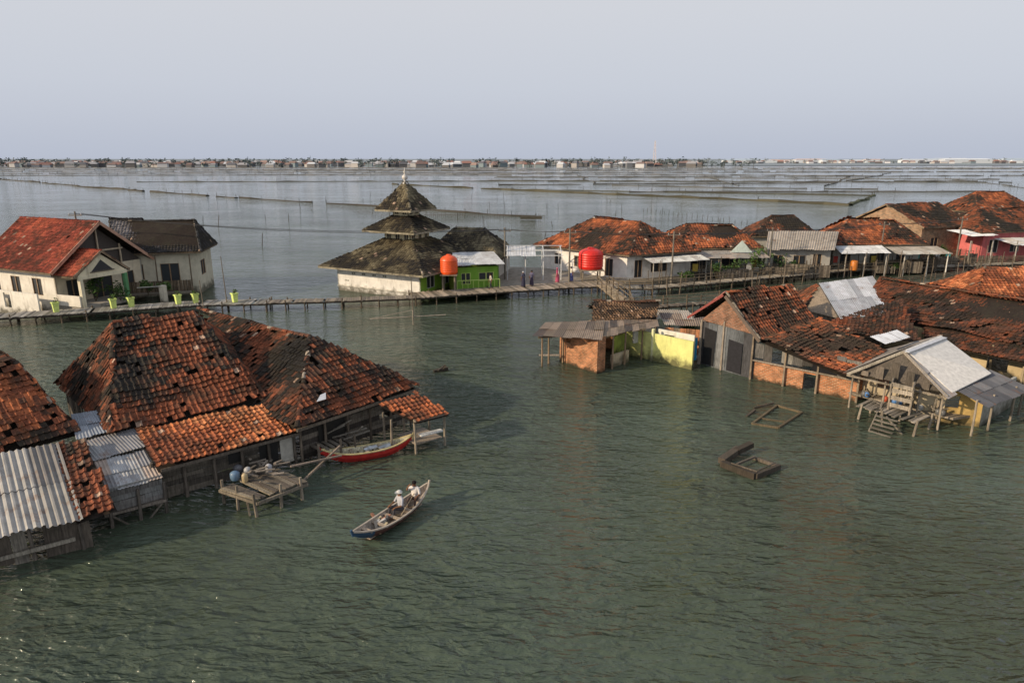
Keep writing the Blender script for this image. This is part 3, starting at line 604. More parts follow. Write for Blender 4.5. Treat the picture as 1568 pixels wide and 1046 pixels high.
mb=MB()
for x,y in((8.8,53.4),(11.5,53.2),(14.3,53.1),(8.6,55.4),(14.3,55),(11.4,48.8),(13.9,48),(14.3,50.3)): post(mb,x,y,-.8,1.7,.07)
planks(mb,(11.2,48.6),(14,47.6),.2,2.1,[(.45,.2,.1),(.35,.18,.1),(.25,.2,.15)],.22);planks(mb,(14,54.6),(21,57.5),.2,1.5,WC,.2)
for i in range(30): x=R.uniform(10,34);y=R.uniform(53,66);post(mb,x,y,-.8,R.uniform(.8,2.4),.06)
obj('shed_frame',mb,M_WOOD)
mb=MB();mb.add([(12.6,45.8,.3),(13.0,46.2,.3),(13.0,46.2,1.9),(12.6,45.8,2.0)],[(0,1,2,3)],(.03,.28,.5));obj('blue_tarp',mb,M_CL)
e=empty('brick_house')
mb=MB()
TQ=[DARK,BROWN,BROWN,DORANGE,DORANGE]
tiles(mb,[(15.9,42.2,2.8),(20.9,44.9,3.0),(19.5,47.4,5.4),(14.2,44.5,5.4)],TQ,.24,.28,.015,.2,0)
tiles(mb,[(18.0,50.2,3.1),(12.7,47.3,3.2),(14.2,44.5,5.4),(19.5,47.4,5.4)],TQ,.24,.28,.01,.14,0)
tiles(mb,[(19.3,37.6,1.95),(22.9,40.2,2.6),(20.9,45.2,3.5),(15.9,42.3,2.85)],TQ+[ORANGE],.24,.28,.015,.2,0)
cap(mb,(14.2,44.5,5.45),(19.5,47.4,5.45),(DORANGE,ORANGE));cap(mb,(14.2,44.5,5.43),(15.9,42.2,2.85),(DARK,(.3,.26,.2)),.1);cap(mb,(19.5,47.4,5.4),(20.9,44.9,3.1),(BROWN,))
obj('roof_tiles',mb,M_TILE,e)
mb=MB();cap(mb,(14.15,44.45,5.5),(12.75,47.3,3.3),((.5,.46,.4),(.3,.12,.09)),.12);beam(mb,(14.0,44.5,5.25),(12.5,47.4,3.05),.05,.16,(.24,.06,.05));beam(mb,(14.1,44.4,5.2),(15.8,42.1,2.7),.06,.22,(.12,.09,.07));obj('bargeboards',mb,M_P,e)
mb=MB();gablewall(mb,(13.2,46.3,3.15),(15.6,42.9,3.0),(14.5,44.7,5.05),(.26,.14,.09));
wall(mb,(15.75,42.8),(20.5,38.4),-.6,1.3,[(3.3,4.1,-.5,1.1)],col=BC);wall(mb,(20.5,38.4),(23.6,40.6),-.6,2.0,col=BC);obj('brick_walls',mb,M_BR,e)
mb=MB();planks(mb,(13.25,46.3),(15.7,42.85),-.4,3.1,[(.10,.11,.12),(.15,.155,.16),(.06,.06,.065),(.2,.2,.2)],.8,gap=.015,miss=0,t=.02);
planks(mb,(15.75,42.78),(20.5,38.38),1.32,2.6,[(.12,.115,.11),(.07,.065,.06),(.2,.19,.17)],.7,miss=.15,ragged=.3,t=.02)
for t in(0,.33,.64,1): p=V((15.7,42.75,0)).lerp(V((20.5,38.3,0)),t);post(mb,p.x-.06,p.y-.06,-.8,2.9-t*.9,.075,(.28,.22,.16),.02)
beam(mb,(15.65,42.7,1.32),(20.45,38.3,1.32),.12,.08,(.3,.25,.2));post(mb,13.2,46.2,-.8,3.2,.1,(.3,.25,.2),.01);post(mb,14.3,44.7,-.8,3.4,.08,(.3,.25,.2),.01)
obj('panel_walls',mb,M_WOOD,e)
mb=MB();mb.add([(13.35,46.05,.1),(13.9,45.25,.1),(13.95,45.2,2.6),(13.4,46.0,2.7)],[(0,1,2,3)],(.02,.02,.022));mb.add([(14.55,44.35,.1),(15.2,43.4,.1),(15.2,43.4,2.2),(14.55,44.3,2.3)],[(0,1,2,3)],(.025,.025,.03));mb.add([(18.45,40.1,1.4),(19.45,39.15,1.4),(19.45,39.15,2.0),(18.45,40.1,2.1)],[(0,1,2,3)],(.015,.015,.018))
obj('dark_wall_quads',mb,M_CL,e)  # near-black flat quads on the gable and side walls
e=empty('sheet_roof_house');mb=MB()
corr(mb,(23.6,51.9,4.7),(29.4,55.2,4.7),(28.6,49.6,2.9),(23.0,46.6,3.1),[(.46,.49,.54),(.40,.42,.46),(.52,.54,.58)],.2,.03,rows=2);obj('roof_sheets',mb,M_MET,e)
mb=MB();tiles(mb,[(20.9,48.8,2.8),(22.2,56,2.8),(23.6,51.9,4.65),(23.5,51.5,4.65)],TQ,.25,.3);tiles(mb,[(21.2,46.0,2.6),(26.6,43.0,2.5),(28.4,48.8,2.9),(23,46.9,3.1)],TQ,.25,.3,.01,.15);obj('roof_tiles',mb,M_TILE,e)
mb=MB();planks(mb,(21.5,50.4),(23.4,46.9),0,3.2,[(.2,.17,.14),(.3,.25,.2)],.2);gablewall(mb,(21.4,50.6,3.1),(23.0,46.9,3.1),(23.4,51.3,4.6),(.25,.2,.15));planks(mb,(22.6,46.5),(28,48.8),0,2.9,WC,.2);obj('walls',mb,M_WOOD,e)
e=empty('long_tile_roof_house');mb=MB()
tiles(mb,[(26,50.4,2.8),(34.4,38.6,2.5),(38.2,41,4.7),(29.6,54.2,4.7)],[DARK,BROWN,DORANGE,BROWN],.25,.3,.015,.25,0)
tiles(mb,[(42,44,2.6),(33.4,58,2.6),(29.6,54.2,4.7),(38.2,41,4.7)],[DARK,BROWN,DORANGE],.3,.36,.01,.15,1);tiles(mb,[(33.4,58,2.6),(26,50.4,2.8),(29.6,54.2,4.7)],TQ,.3,.36);cap(mb,(29.6,54.2,4.8),(38.2,41,4.8),(DORANGE,BROWN));cap(mb,(26,50.4,2.9),(29.6,54.2,4.8),(DORANGE,))
tiles(mb,[(28.0,44.8,2.0),(33,38.0,1.9),(34.6,38.6,2.5),(28.9,46.5,2.6)],TQ,.25,.3);obj('roof_tiles',mb,M_TILE,e)
mb=MB();wall(mb,(26.6,49.6),(34.6,38.6),-.5,2.5,[(5,6.2,.6,1.9),(8,9.2,.6,2.0),(10.4,11.4,.2,2.0)],col=(.5,.4,.24));obj('walls',mb,M_PL,e)
mb=MB()
for t in(.1,.3,.5,.62,.75,.9): p=V((26.4,49.4,0)).lerp(V((34.4,38.4,0)),t);post(mb,p.x-.3,p.y-.2,-.8,2.4,.07,(.35,.28,.18))
obj('posts',mb,M_WOOD,e)
e=empty('orange_roof_house');cw=[(37.2,54,3.0),(48,52.5,3.0),(49.5,60.5,3.0),(37.5,61,3.0)]
hiproof(e,cw,5.1,(40.2,57.7),(46.4,57),[DORANGE,DORANGE,ORANGE,(.48,.18,.08)],.28,.32,0,sag=.1,capal=(ORANGE,));boxwalls(e,inset(cw,.86),0,3.0,(.4,.36,.3))
mb=MB();corr(mb,(44.5,50.5,3.6),(50,51,3.6),(50,46.5,2.9),(43,46.8,2.9),[(.3,.22,.18),(.42,.4,.38)],.2,.03);obj('side_roof_sheets',mb,M_MET,e)
mb=MB();tiles(mb,[(42.5,45.2,3),(50,45,3),(50,49,4.6),(43.8,49,4.6)],TP[2:],.28,.32);obj('side_roof_tiles',mb,M_TILE,e)
e=empty('stilt_house');mb=MB()
slab(mb,[(22.1,36.9,3.66),(25.9,39.9,3.7),(26.5,36.0,2.55),(23.1,33.9,2.15)],.05,(.66,.64,.60));beam(mb,(21.9,36.4,3.64),(25.9,39.5,3.66),.25,.04,(.5,.52,.56));obj('white_roof_panel',mb,M_P,e)
mb=MB();corr(mb,(21.9,36.9,3.62),(26,40,3.62),(23.6,41.8,2.2),(19.2,37.6,2.05),[(.17,.155,.14),(.23,.215,.2)],.2,.025);
corr(mb,(21.8,36.8,3.58),(22.3,37.1,3.58),(23.3,33.9,2.1),(22.6,33.5,1.98),[(.25,.25,.26)],.1,.012)
corr(mb,(23.4,34.6,2.2),(26.9,36.7,2.5),(28.6,35.4,1.75),(24.2,32.7,1.75),[(.08,.085,.10),(.12,.125,.14)],.2,.025)
corr(mb,(20.9,38.6,3.9),(23.2,40.0,3.95),(23.6,39.2,3.7),(21.3,37.6,3.7),[(.5,.53,.58)],.2,.02,rows=1);obj('roof_sheets',mb,M_MET,e)
mb=MB();wall(mb,(20.8,38.9),(23.3,35.2),.5,2.0,[(1.0,2.0,1.1,1.8)],col=(.44,.37,.26));wall(mb,(23.3,35.2),(25.2,34.4),.0,1.9,[(.3,1.0,.9,1.6)],col=(.55,.38,.14));wall(mb,(25.2,34.4),(29.2,37.6),-.2,1.8,[(1.6,2.5,.9,1.5)],col=(.42,.41,.36));wall(mb,(22.4,35.5),(23.5,34.9),.4,1.6,col=(.5,.43,.3));obj('walls',mb,M_PL,e)
mb=MB();
a_,b_,c_=V((19.9,37.7,2.0)),V((22.7,34.3,2.05)),V((21.9,36.8,3.5))
gablewall(mb,a_,b_,c_,(.10,.085,.07))
for k in range(5): t=.12+k*.18;p=a_.lerp(b_,t);hz=2.0+1.4*(t/.5 if t<.5 else (1-t)/.5)*.85;beam(mb,V((p.x-.05,p.y-.05,2.0)),V((p.x-.05,p.y-.05,hz)),.4,.03,jit((.13,.11,.09),.4),up=V((.77,.63,0)))
beam(mb,(19.3,37.5,2.0),(21.9,36.75,3.55),.08,.14,(.42,.38,.31));beam(mb,(21.9,36.75,3.58),(22.7,33.6,2.0),.08,.14,(.34,.3,.25));beam(mb,(19.3,37.5,1.95),(22.7,33.6,1.95),.08,.1,(.26,.22,.17))
for x,y in((19.6,37.4),(20.8,36.1),(22.0,34.8),(22.7,34.0),(24,33.2),(25.4,34.0),(27.5,35.3),(28.6,36.2),(21.4,38),(23.2,35)): post(mb,x,y,-.8,2.0,.06,(.27,.23,.18),.06)
slab(mb,[(20.0,38.4,.6),(23.6,34.2,.6),(24.8,34.6,.6),(21.3,39.4,.6)],.12,(.28,.24,.19))
for k in range(14):
    x=R.uniform(20.2,23.4);y=38.3-(x-20)*1.15;beam(mb,(x,y,.65+R.uniform(0,.3)),(x+R.uniform(-.6,.6),y+R.uniform(-.5,.5),.7+R.uniform(0,.9)),.08,.05,jit((.22,.19,.15),.5))
obj('frame',mb,M_WOOD,e)
mb=MB()
for k in range(11):
    x,y=R.uniform(20.4,23.2),0;y=38.2-(x-20)*1.15;lathe(mb,(x,y,.62),[(.1,0),(.16,.1),(.14,.28),(.05,.32)],R.choice([(.5,.1,.05),(.08,.2,.45),(.5,.5,.48),(.12,.12,.12),(.5,.4,.1)]),9)
obj('household_items',mb,M_PLAS,e,True)
e=empty('wooden_landing');mb=MB();PWC=[(.31,.27,.22),(.25,.22,.18),(.18,.16,.13)]
for i in range(13):
    if i==9: continue
    t=i/12;beam(mb,V((19.2,35.6,.75)).lerp(V((20.9,33.2,.75)),t)+V((R.uniform(-.15,.1),0,R.uniform(-.03,.03))),V((20.4,36.6,.75)).lerp(V((22.3,34.2,.75)),t)+V((R.uniform(-.1,.1),0,R.uniform(-.03,.03))),.19,.04,jit(R.choice(PWC),.35))
for x,y in((19.2,35.6),(20.0,34.4),(20.9,33.2),(20.4,36.5),(22.3,34.2),(21.4,35.3)): post(mb,x,y,-.8,.9,.07,(.27,.23,.18),.16)
for x,y in((20.5,35.0),(21.2,34.2),(21.8,35.1),(21.1,35.9)): post(mb,x,y,.7,2.3,.05,(.32,.27,.21),.06)
for hz in(1.1,1.5,1.9,2.25):
    beam(mb,(20.5,35,hz),(21.2,34.2,hz+R.uniform(-.06,.06)),.05,.22,jit(PWC[0],.3));beam(mb,(21.2,34.2,hz),(21.8,35.1,hz),.05,.22,jit(PWC[1],.3));beam(mb,(20.5,35,hz),(21.1,35.9,hz),.05,.2,jit(PWC[1],.3))
for i in range(5): beam(mb,(19.0+i*.12,33.9+i*.1,.0+i*.18),(19.7+i*.12,33.0+i*.1,.0+i*.18),.16,.04,jit(PWC[2],.3))
beam(mb,(19.0,33.9,-.1),(19.6,34.4,.8),.06,.12,PWC[2]);beam(mb,(20.9,33.0,-.5),(20.0,34.2,.7),.08,.08,PWC[2])
for k in range(8): x,y=R.uniform(19.6,21.5),R.uniform(34,35.6);beam(mb,(x,y,.82),(x+R.uniform(-.7,.7),y+R.uniform(-.6,.6),.85+R.uniform(0,.25)),.09,.04,jit(PWC[2],.5))
obj('landing',mb,M_WOOD,e)
# ------------------------------------------------------------------ LEFT FOREGROUND
DW=[(.07,.06,.05),(.11,.095,.08),(.05,.042,.036),(.15,.13,.105)]
LP=[BLACK,DARK,BROWN,DORANGE,DORANGE];LP2=[DARK,BROWN,DORANGE,DORANGE,ORANGE];LPO=[DORANGE,ORANGE,(.44,.15,.06),(.52,.21,.09)]
e=empty('tile_roof_stilt_house');mb=MB()
rA=V((-19.7,32.8,6.2));rB=V((-16.8,35.1,6.2));fA=V((-17.3,27.4,2.55));fB=V((-12.0,31.6,2.7))
bA=V((-23.8,33.8,2.7));bB=V((-16.5,40.5,2.6))
tiles(mb,[fA,fB,rB,rA],LP,.25,.3,.018,.34,0,.3);tiles(mb,[bA,fA,rA],LP,.25,.3,.015,.2,0);tiles(mb,[fB,bB,rB],LP,.25,.3,.01,.1,0);tiles(mb,[bB,bA,rA,rB],LP,.3,.36,.01,.1,1)
cap(mb,rA,rB,(ORANGE,DORANGE));cap(mb,fA,rA,(BROWN,DORANGE,DARK),mort=.02);cap(mb,bA,rA,(BROWN,DORANGE));cap(mb,fB,rB,(BROWN,DORANGE))
tiles(mb,[(-14.35,25.4,1.85),(-9.75,29.3,1.9),(-11.6,31.6,2.66),(-16.6,28.0,2.5)],LPO,.25,.3,.015,.14,0,.3)
e1=V((-9.75,28.9,2.2));e2_=V((-5.0,34.9,2.2));s1=V((-10.6,34.6,5.0));s2=V((-19.6,41.7,5.0))
bk=V((-.785,.62,0));e4=e1+bk*9.5;e3_=e2_+bk*13
tiles(mb,[e1,e2_,s1],LP2,.25,.3,.018,.28,0,.3);tiles(mb,[e4,e1,s1,s1+bk*10],LP,.25,.3,.015,.2,0,.4);tiles(mb,[e2_,e3_,s1+bk*11.5,s1],LP2,.25,.3,.01,.12,0)
cap(mb,s1,s2,(DORANGE,BROWN));cap(mb,e1,s1,(DORANGE,BROWN,DARK,BROWN),mort=.1);cap(mb,e2_,s1,(DORANGE,BROWN))
cap(mb,e1.lerp(s1,.5),s1,((.38,.33,.27),BROWN,PALE),.09,mort=.2)
obj('roof_tiles',mb,M_TILE,e)
mb=MB()
for p,s in(((-9.2,30.3,2.95),.4),((-10.1,30.9,2.5),.3)):
    p=V(p);mb.add([p,p+V((s,.2,.06)),p+V((s*.8,.5,.28)),p+V((.1,.35,.22))],[(0,1,2,3)],(.5,.53,.58))
obj('plastic_patches',mb,M_PLAS,e)
mb=MB();planks(mb,(-14.9,25.9),(-10.3,29.8),.15,1.9,DW,.22,vert=False,miss=.03);planks(mb,(-10.0,29.9),(-5.7,34.8),.15,2.2,DW,.24,vert=False,miss=.06);planks(mb,(-5.7,34.8),(-15,42.5),.1,2.2,DW,.24,vert=True);planks(mb,(-23.2,33.6),(-17.1,28.2),0,2.5,DW,.25)
for t in(0,.2,.4,.6,.8,1):
    p=V((-14.85,25.8,0)).lerp(V((-10.2,29.7,0)),t);post(mb,p.x,p.y,-.8,1.9,.08,(.13,.11,.09),.03)
    p=V((-9.9,29.7,0)).lerp(V((-5.5,34.7,0)),t);post(mb,p.x,p.y,-.8,2.2,.07,(.16,.13,.1),.04)
beam(mb,(-14.3,25.5,1.72),(-9.8,29.3,1.75),.07,.12,(.12,.1,.08));beam(mb,(-9.8,29,2.02),(-5,34.8,2.02),.07,.14,(.16,.13,.1))
obj('plank_walls',mb,M_WOOD,e)
mb=MB();
def door(a,b2,z0,z1,col): mb.add([(a[0],a[1],z0),(b2[0],b2[1],z0),(b2[0],b2[1],z1),(a[0],a[1],z1)],[(0,1,2,3)],col)
door((-11.5,28.72),(-10.85,29.27),.3,1.65,(.012,.012,.012));beam(mb,(-10.65,29.4,.3),(-10.05,29.9,.3),.1,.1,(.4,.38,.33));door((-10.75,29.3),(-10.2,29.78),.35,1.55,(.5,.48,.42));door((-12.55,27.83),(-12.1,28.22),.9,1.5,(.015,.015,.015));door((-9.3,30.55),(-8.3,31.7),.4,1.9,(.015,.014,.012))
obj('doors',mb,M_P,e)
mb=MB();tiles(mb,[(-4.6,30.75,1.8),(-3.1,31.9,1.8),(-4.9,33.3,2.35),(-6.6,31.8,2.35)],LP2,.25,.3,.02,.14,0);obj('awning_tiles',mb,M_TILE,e)
mb=MB()
for x,y in((-4.7,31.0),(-3.4,32.0),(-5.9,30.9),(-6.4,31.9),(-4.3,33.0),(-5.5,32.4)): post(mb,x,y,-.8,1.8,.065,(.25,.21,.16),.05)
beam(mb,(-4.7,30.9,1.72),(-3.2,32,1.72),.08,.1,(.3,.25,.2));slab(mb,[(-4.7,30.9,.55),(-3.5,31.8,.55),(-4.6,33,.55),(-5.8,32.1,.55)],.06,(.3,.25,.2));beam(mb,(-4.5,31.0,.95),(-3.5,31.7,.95),.3,.06,(.6,.6,.58))
for k in range(7):beam(mb,(-8.9+k*.22,29.6+k*.2,.75),(-9.6+k*.22,30.3+k*.2,.75),.18,.05,jit(DW[3],.3))
for x,y in((-9.0,29.5),(-7.6,30.8),(-8.2,30.2),(-9.7,30.4)): post(mb,x,y,-.8,1.1,.07,(.16,.13,.1),.1)
for k in range(5): beam(mb,(-9.6+R.uniform(0,2),29.9+R.uniform(0,1.4),.9),(-8.6+R.uniform(0,2),30.6+R.uniform(0,1.4),1.2+R.uniform(0,.4)),.09,.05,jit((.2,.18,.15),.4))
obj('awning_frame',mb,M_WOOD,e)
e=empty('corrugated_roof_house');mb=MB()
ap=V((-22.0,29.0,5.3));k1=V((-18.7,27.5,2.6));k0=V((-24.5,20.0,2.6))
tiles(mb,[k0,k1,ap],LP2,.25,.3,.015,.22,0);tiles(mb,[k1,(-26,33.5,2.7),(-28,32.5,5.3),ap],LP,.25,.3,.01,.1,0);tiles(mb,[(-31,25,2.6),k0,ap,(-28,33,5.3)],LP,.3,.36,.01,.1,1);cap(mb,k1,ap,(DARK,BROWN));cap(mb,ap,(-28,33,5.35),(BROWN,))
tiles(mb,[(-15.65,22.0,1.42),(-14.6,22.75,1.55),(-17.9,26.5,2.62),(-19.0,26.0,2.62)],LP,.25,.3,.03,.08,0)
obj('roof_tiles',mb,M_TILE,e)
mb=MB();AS=[(.30,.29,.27),(.36,.35,.33),(.22,.21,.2)]
corr(mb,(-24.2,22.6,2.66),(-18.75,26.1,2.66),(-15.5,22.1,1.45),(-21,18.8,1.42),AS,.23,.045,sw=1.0,rows=2,bent=.05);obj('asbestos_roof',mb,M_MET,e)
mb=MB();SH=[(.33,.34,.35),(.42,.43,.44),(.24,.24,.25)]
corr(mb,(-18.4,26.6,2.42),(-16.8,28.2,2.42),(-15.5,27.15,2.08),(-17.25,25.6,2.05),SH,.13,.018,sw=.7,rows=1)
corr(mb,(-17.25,25.7,1.98),(-15.6,27.0,1.96),(-14.1,25.2,1.52),(-15.8,23.9,1.5),SH+[(.4,.33,.28)],.13,.02,sw=.55,rows=2,bent=.05)
corr(mb,(-19.7,28.6,2.95),(-18.6,29.2,2.95),(-17.1,27.9,2.5),(-18.5,26.9,2.5),[(.22,.25,.29),(.3,.33,.37)],.13,.018,sw=.6,rows=2);obj('metal_sheets',mb,M_MET,e)
mb=MB();planks(mb,(-21.2,19.4),(-15.9,22.55),-.05,1.35,[(.12,.1,.08),(.2,.18,.15),(.28,.25,.21),(.07,.06,.05)],.5,miss=.12,ragged=.15);planks(mb,(-15.85,22.6),(-17.5,25),0,1.8,DW,.25)
planks(mb,(-15.75,24.05),(-14.2,25.3),.62,1.5,[(.32,.32,.31),(.24,.24,.23),(.18,.17,.16)],.2,vert=False,miss=0);planks(mb,(-17.2,25.4),(-15.8,24.1),.5,1.9,[(.2,.18,.15),(.12,.1,.08)],.2)
slab(mb,[(-15.85,23.9,.6),(-14.05,25.2,.6),(-15.2,26.6,.6),(-17,25.4,.6)],.1,(.2,.17,.14))
for x,y in((-15.7,24.0),(-14.9,24.6),(-14.15,25.2),(-15.3,26.0),(-16.3,24.8),(-15.85,22.5),(-17.2,21.8),(-18.6,20.9)): post(mb,x,y,-.8,1.35,.07,(.14,.12,.1),.06)
beam(mb,(-15.6,24,.5),(-14.9,24.5,-.4),.06,.06,DW[3]);beam(mb,(-14.2,25.1,.5),(-14.9,24.5,-.4),.06,.06,DW[3]);beam(mb,(-18.4,20.8,.45),(-16.0,22.3,.55),.08,.14,(.3,.27,.22))
obj('walls',mb,M_WOOD,e)
e=empty('wooden_dock');mb=MB()
for i in range(12):
    t=i/11
    if i in(3,):continue
    beam(mb,V((-12.1,25.9,.72))+V((t*1.3,t*2.1,R.uniform(-.03,.04))),V((-10.2,24.9,.72))+V((t*1.35+R.uniform(-.15,.15),t*1.5,R.uniform(-.03,.05))),.19,.05,jit(R.choice([(.26,.22,.16),(.18,.155,.12),(.33,.28,.21),(.12,.1,.08)]),.25))
for x,y in((-12.1,26),(-10.3,24.9),(-11.3,25.4),(-8.9,26.3),(-9.6,25.6),(-10.9,28)): post(mb,x,y,-.8,1.05,.07,(.26,.22,.17),.1)
beam(mb,(-12.2,25.9,.62),(-10.2,24.8,.62),.1,.12,(.2,.17,.13));beam(mb,(-10.2,24.8,.62),(-8.7,26.5,.62),.1,.12,(.2,.17,.13));beam(mb,(-10.9,25.4,.5),(-10.5,24.7,-.3),.07,.07,(.2,.17,.13))
for i in range(22): x,y=-11.9+R.uniform(0,1.8),26.4+R.uniform(-.5,1.5);beam(mb,(x,y,.85+R.uniform(0,.3)),(x+R.uniform(-.8,.8),y+R.uniform(-.5,.5),.85+R.uniform(0,.35)),.1,.04,jit((.2,.17,.14),.6))
beam(mb,(-9.6,27.2,1.1),(-7.8,28.8,.9),.1,.06,(.25,.2,.16));beam(mb,(-9.3,26.9,.3),(-8.0,29.4,1.1),.08,.08,(.25,.2,.16));obj('dock_deck',mb,M_WOOD,e)
mb=MB()
for x,y,r,c in((-11.8,26.6,.2,(.12,.2,.3)),(-11.4,27.0,.16,(.4,.4,.4)),(-11.9,27.2,.2,(.08,.08,.09)),(-11.3,26.4,.13,(.45,.35,.2)),(-10.6,27.3,.15,(.4,.4,.42))): lathe(mb,(x,y,.78),[(r*.8,0),(r,.1),(r,.3),(r*.7,.36),(r*.3,.4)],c,10)
obj('buckets',mb,M_PLAS,e,True)
# ------------------------------------------------------------------ boats
def boat(name,st,bw,W,zb,hull,inner,rim,bowcol=None,rise=.35,depth=.38):
    e=empty(name);st=V((*st,0));bw=V((*bw,0));d=(bw-st);Ln=d.length;d.normalize();s=V((d.y,-d.x,0));n=22
    o=MB();i_=MB();r=MB();prev=None
    for k in range(n+1):
        t=k/n;w=W/2*max(.03,(1-abs(2*t-1)**2.3))**.8;sh=zb+rise*abs(2*t-1)**2.6;kz=sh-depth*(1-.55*abs(2*t-1)**4)
        c=st+d*(t*Ln)
        O=[c-s*w+V((0,0,sh)),c-s*w*.86+V((0,0,(sh+kz)/2)),c-s*w*.45+V((0,0,kz)),c+s*w*.45+V((0,0,kz)),c+s*w*.86+V((0,0,(sh+kz)/2)),c+s*w+V((0,0,sh))]
        w2=max(w-.04,.005)
        I=[c-s*w2+V((0,0,sh)),c-s*w2*.84+V((0,0,(sh+kz)/2+.02)),c-s*w2*.42+V((0,0,kz+.05)),c+s*w2*.42+V((0,0,kz+.05)),c+s*w2*.84+V((0,0,(sh+kz)/2+.02)),c+s*w2+V((0,0,sh))]
        if prev:
            hc=bowcol if (bowcol and t<.2) else hull
            for j in range(5):
                o.add([prev[0][j],prev[0][j+1],O[j+1],O[j]],[(0,1,2,3)],jit(hc,.12));i_.add([prev[1][j],I[j],I[j+1],prev[1][j+1]],[(0,1,2,3)],jit(inner,.15))
            for j in(0,5): beam(r,prev[0][j]+V((0,0,.01)),O[j]+V((0,0,.01)),.07,.05,rim)
        prev=(O,I)
    obj('hull',o,M_P,e);obj('hull_inside',i_,M_WOOD,e);obj('gunwale',r,M_P,e)
    th=MB()
    for t in(.16,.32,.48,.64,.8):
        w=W/2*(1-abs(2*t-1)**2.3)**.8-.02;c=st+d*(t*Ln)+V((0,0,zb+rise*abs(2*t-1)**2.6-.06));beam(th,c-s*w,c+s*w,.16,.035,jit((.4,.32,.24),.2))
    for t in(.25,.4,.56,.72):
        w=W/2*.8*(1-abs(2*t-1)**2.3)**.8;c=st+d*(t*Ln)+V((0,0,zb-.2));beam(th,c-s*w,c+s*w,.05,.05,(.2,.15,.1))
    for k in(-.1,.1): beam(th,st+d*(.15*Ln)+s*k+V((0,0,zb-.25)),st+d*(.85*Ln)+s*k+V((0,0,zb-.25)),.17,.03,jit((.32,.26,.2),.2))
    for p,sg in((st,-1),(bw,1)): beam(th,p+V((0,0,zb+rise-depth*.45)),p+d*sg*.10+V((0,0,zb+rise+.12)),.06,.09,bowcol if (bowcol and sg<0) else rim)
    obj('thwarts',th,M_WOOD,e);return e,d,s
be,bd,bs=boat('rowing_boat',(-5.85,22.45),(-3.55,26.35),.95,.38,(.10,.045,.035),(.36,.31,.26),(.42,.36,.29),(.03,.07,.13))
mb=MB()
for k in range(12):
    p=V((-5.2,23.5,.30))+V((R.uniform(-.2,.3),R.uniform(-.3,.7),0));beam(mb,p,p+V((R.uniform(-.3,.3),R.uniform(.1,.5),R.uniform(0,.1))),.1,.08,jit(R.choice([(.5,.48,.45),(.1,.1,.1),(.3,.15,.1),(.35,.3,.2)]),.3))
obj('cargo',mb,M_CL,be)
be2,_,_=boat('moored_boat',(-8.95,29.65),(-4.95,31.4),.95,.46,(.50,.03,.025),(.62,.58,.42),(.6,.5,.25),(.5,.03,.025),depth=.5)
mb=MB()
for k in range(8):
    p=V((-7.4,30.35,.42))+V((R.uniform(0,1.2),0,0));p.y+=(p.x+7.4)*.44+R.uniform(-.12,.12);beam(mb,p,p+V((R.uniform(.1,.5),R.uniform(0,.3),.05)),.22,.06,jit((.42,.46,.5),.3))
obj('nets',mb,M_CL,be2)
e=empty('sunken_punt');mb=MB();DD=[(.05,.04,.03),(.08,.065,.05),(.12,.10,.08)]
P4=[V((9.9,29.6,.12)),V((11.0,28.2,.16)),V((12.5,29.3,.1)),V((11.7,30.0,.14))]
beam(mb,P4[0],P4[1],.3,.3,DD[0]);beam(mb,P4[1],P4[2],.16,.25,DD[1]);beam(mb,(9.9,29.7,.2),(11.1,30.9,.28),.35,.28,DD[1]);beam(mb,(10.5,29.3,.22),(11.6,30.1,.22),.08,.1,DD[2]);beam(mb,P4[2],(11.6,30.3,.1),.12,.15,DD[2]);beam(mb,(11.2,28.5,.3),(12.3,29.3,.3),.04,.05,DD[2]);beam(mb,(10.9,30.6,.3),(11.8,31.2,.4),.3,.25,DD[0]);beam(mb,(10.2,29.2,.33),(11.1,28.3,.33),.06,.05,DD[2])
obj('hull_frame',mb,M_WOOD,e)
e=empty('floating_frame');mb=MB();P4=[V((13.1,34.8,.02)),V((15.5,37.6,.04)),V((16.5,36.5,.02)),V((14.3,34.2,.03))]
for i in range(4): beam(mb,P4[i],P4[(i+1)%4],.12,.14,jit((.13,.10,.06),.2))
beam(mb,P4[0].lerp(P4[1],.3),P4[3].lerp(P4[2],.35),.1,.1,(.1,.08,.05));beam(mb,(14.0,37.2,.05),(15.3,37.6,.2),.1,.1,DD[1]);beam(mb,(13.2,36,.0),(13.9,36.7,.12),.12,.1,DD[1]);obj('frame',mb,M_WOOD,e)
e=empty('driftwood');mb=MB();beam(mb,(-5.3,44.2,.05),(-4.4,44.6,.16),.25,.2,DD[0]);beam(mb,(-5.0,44.1,.15),(-4.6,44.9,.3),.08,.08,DD[1]);beam(mb,(-4.7,44.4,.1),(-4.5,44.3,.45),.06,.06,DD[1]);obj('log',mb,M_WOOD,e)
mb=MB();tube(mb,(-9.1,61.5,-.8),(-9.2,61.5,3.6),.06,.04,(.16,.13,.1));tube(mb,(-12.2,57,.7),(-5.8,58.5,.75),.05,.04,(.35,.3,.24));tube(mb,(-8.6,57.8,-.5),(-8.6,57.8,1.3),.05,.05,(.35,.3,.24));tube(mb,(-12.2,57,.7),(-8.7,57.8,1.3),.02,.02,(.35,.3,.24));obj('bamboo_mooring_frame',mb,M_WOOD)
mb=MB();tube(mb,(-27.0,63.5,-.5),(-27.2,63.6,5.2),.06,.03,(.16,.13,.1));tube(mb,(-28.6,62.0,-.5),(-28.7,62,3.2),.05,.03,(.2,.16,.12));obj('bamboo_pole',mb,M_WOOD)
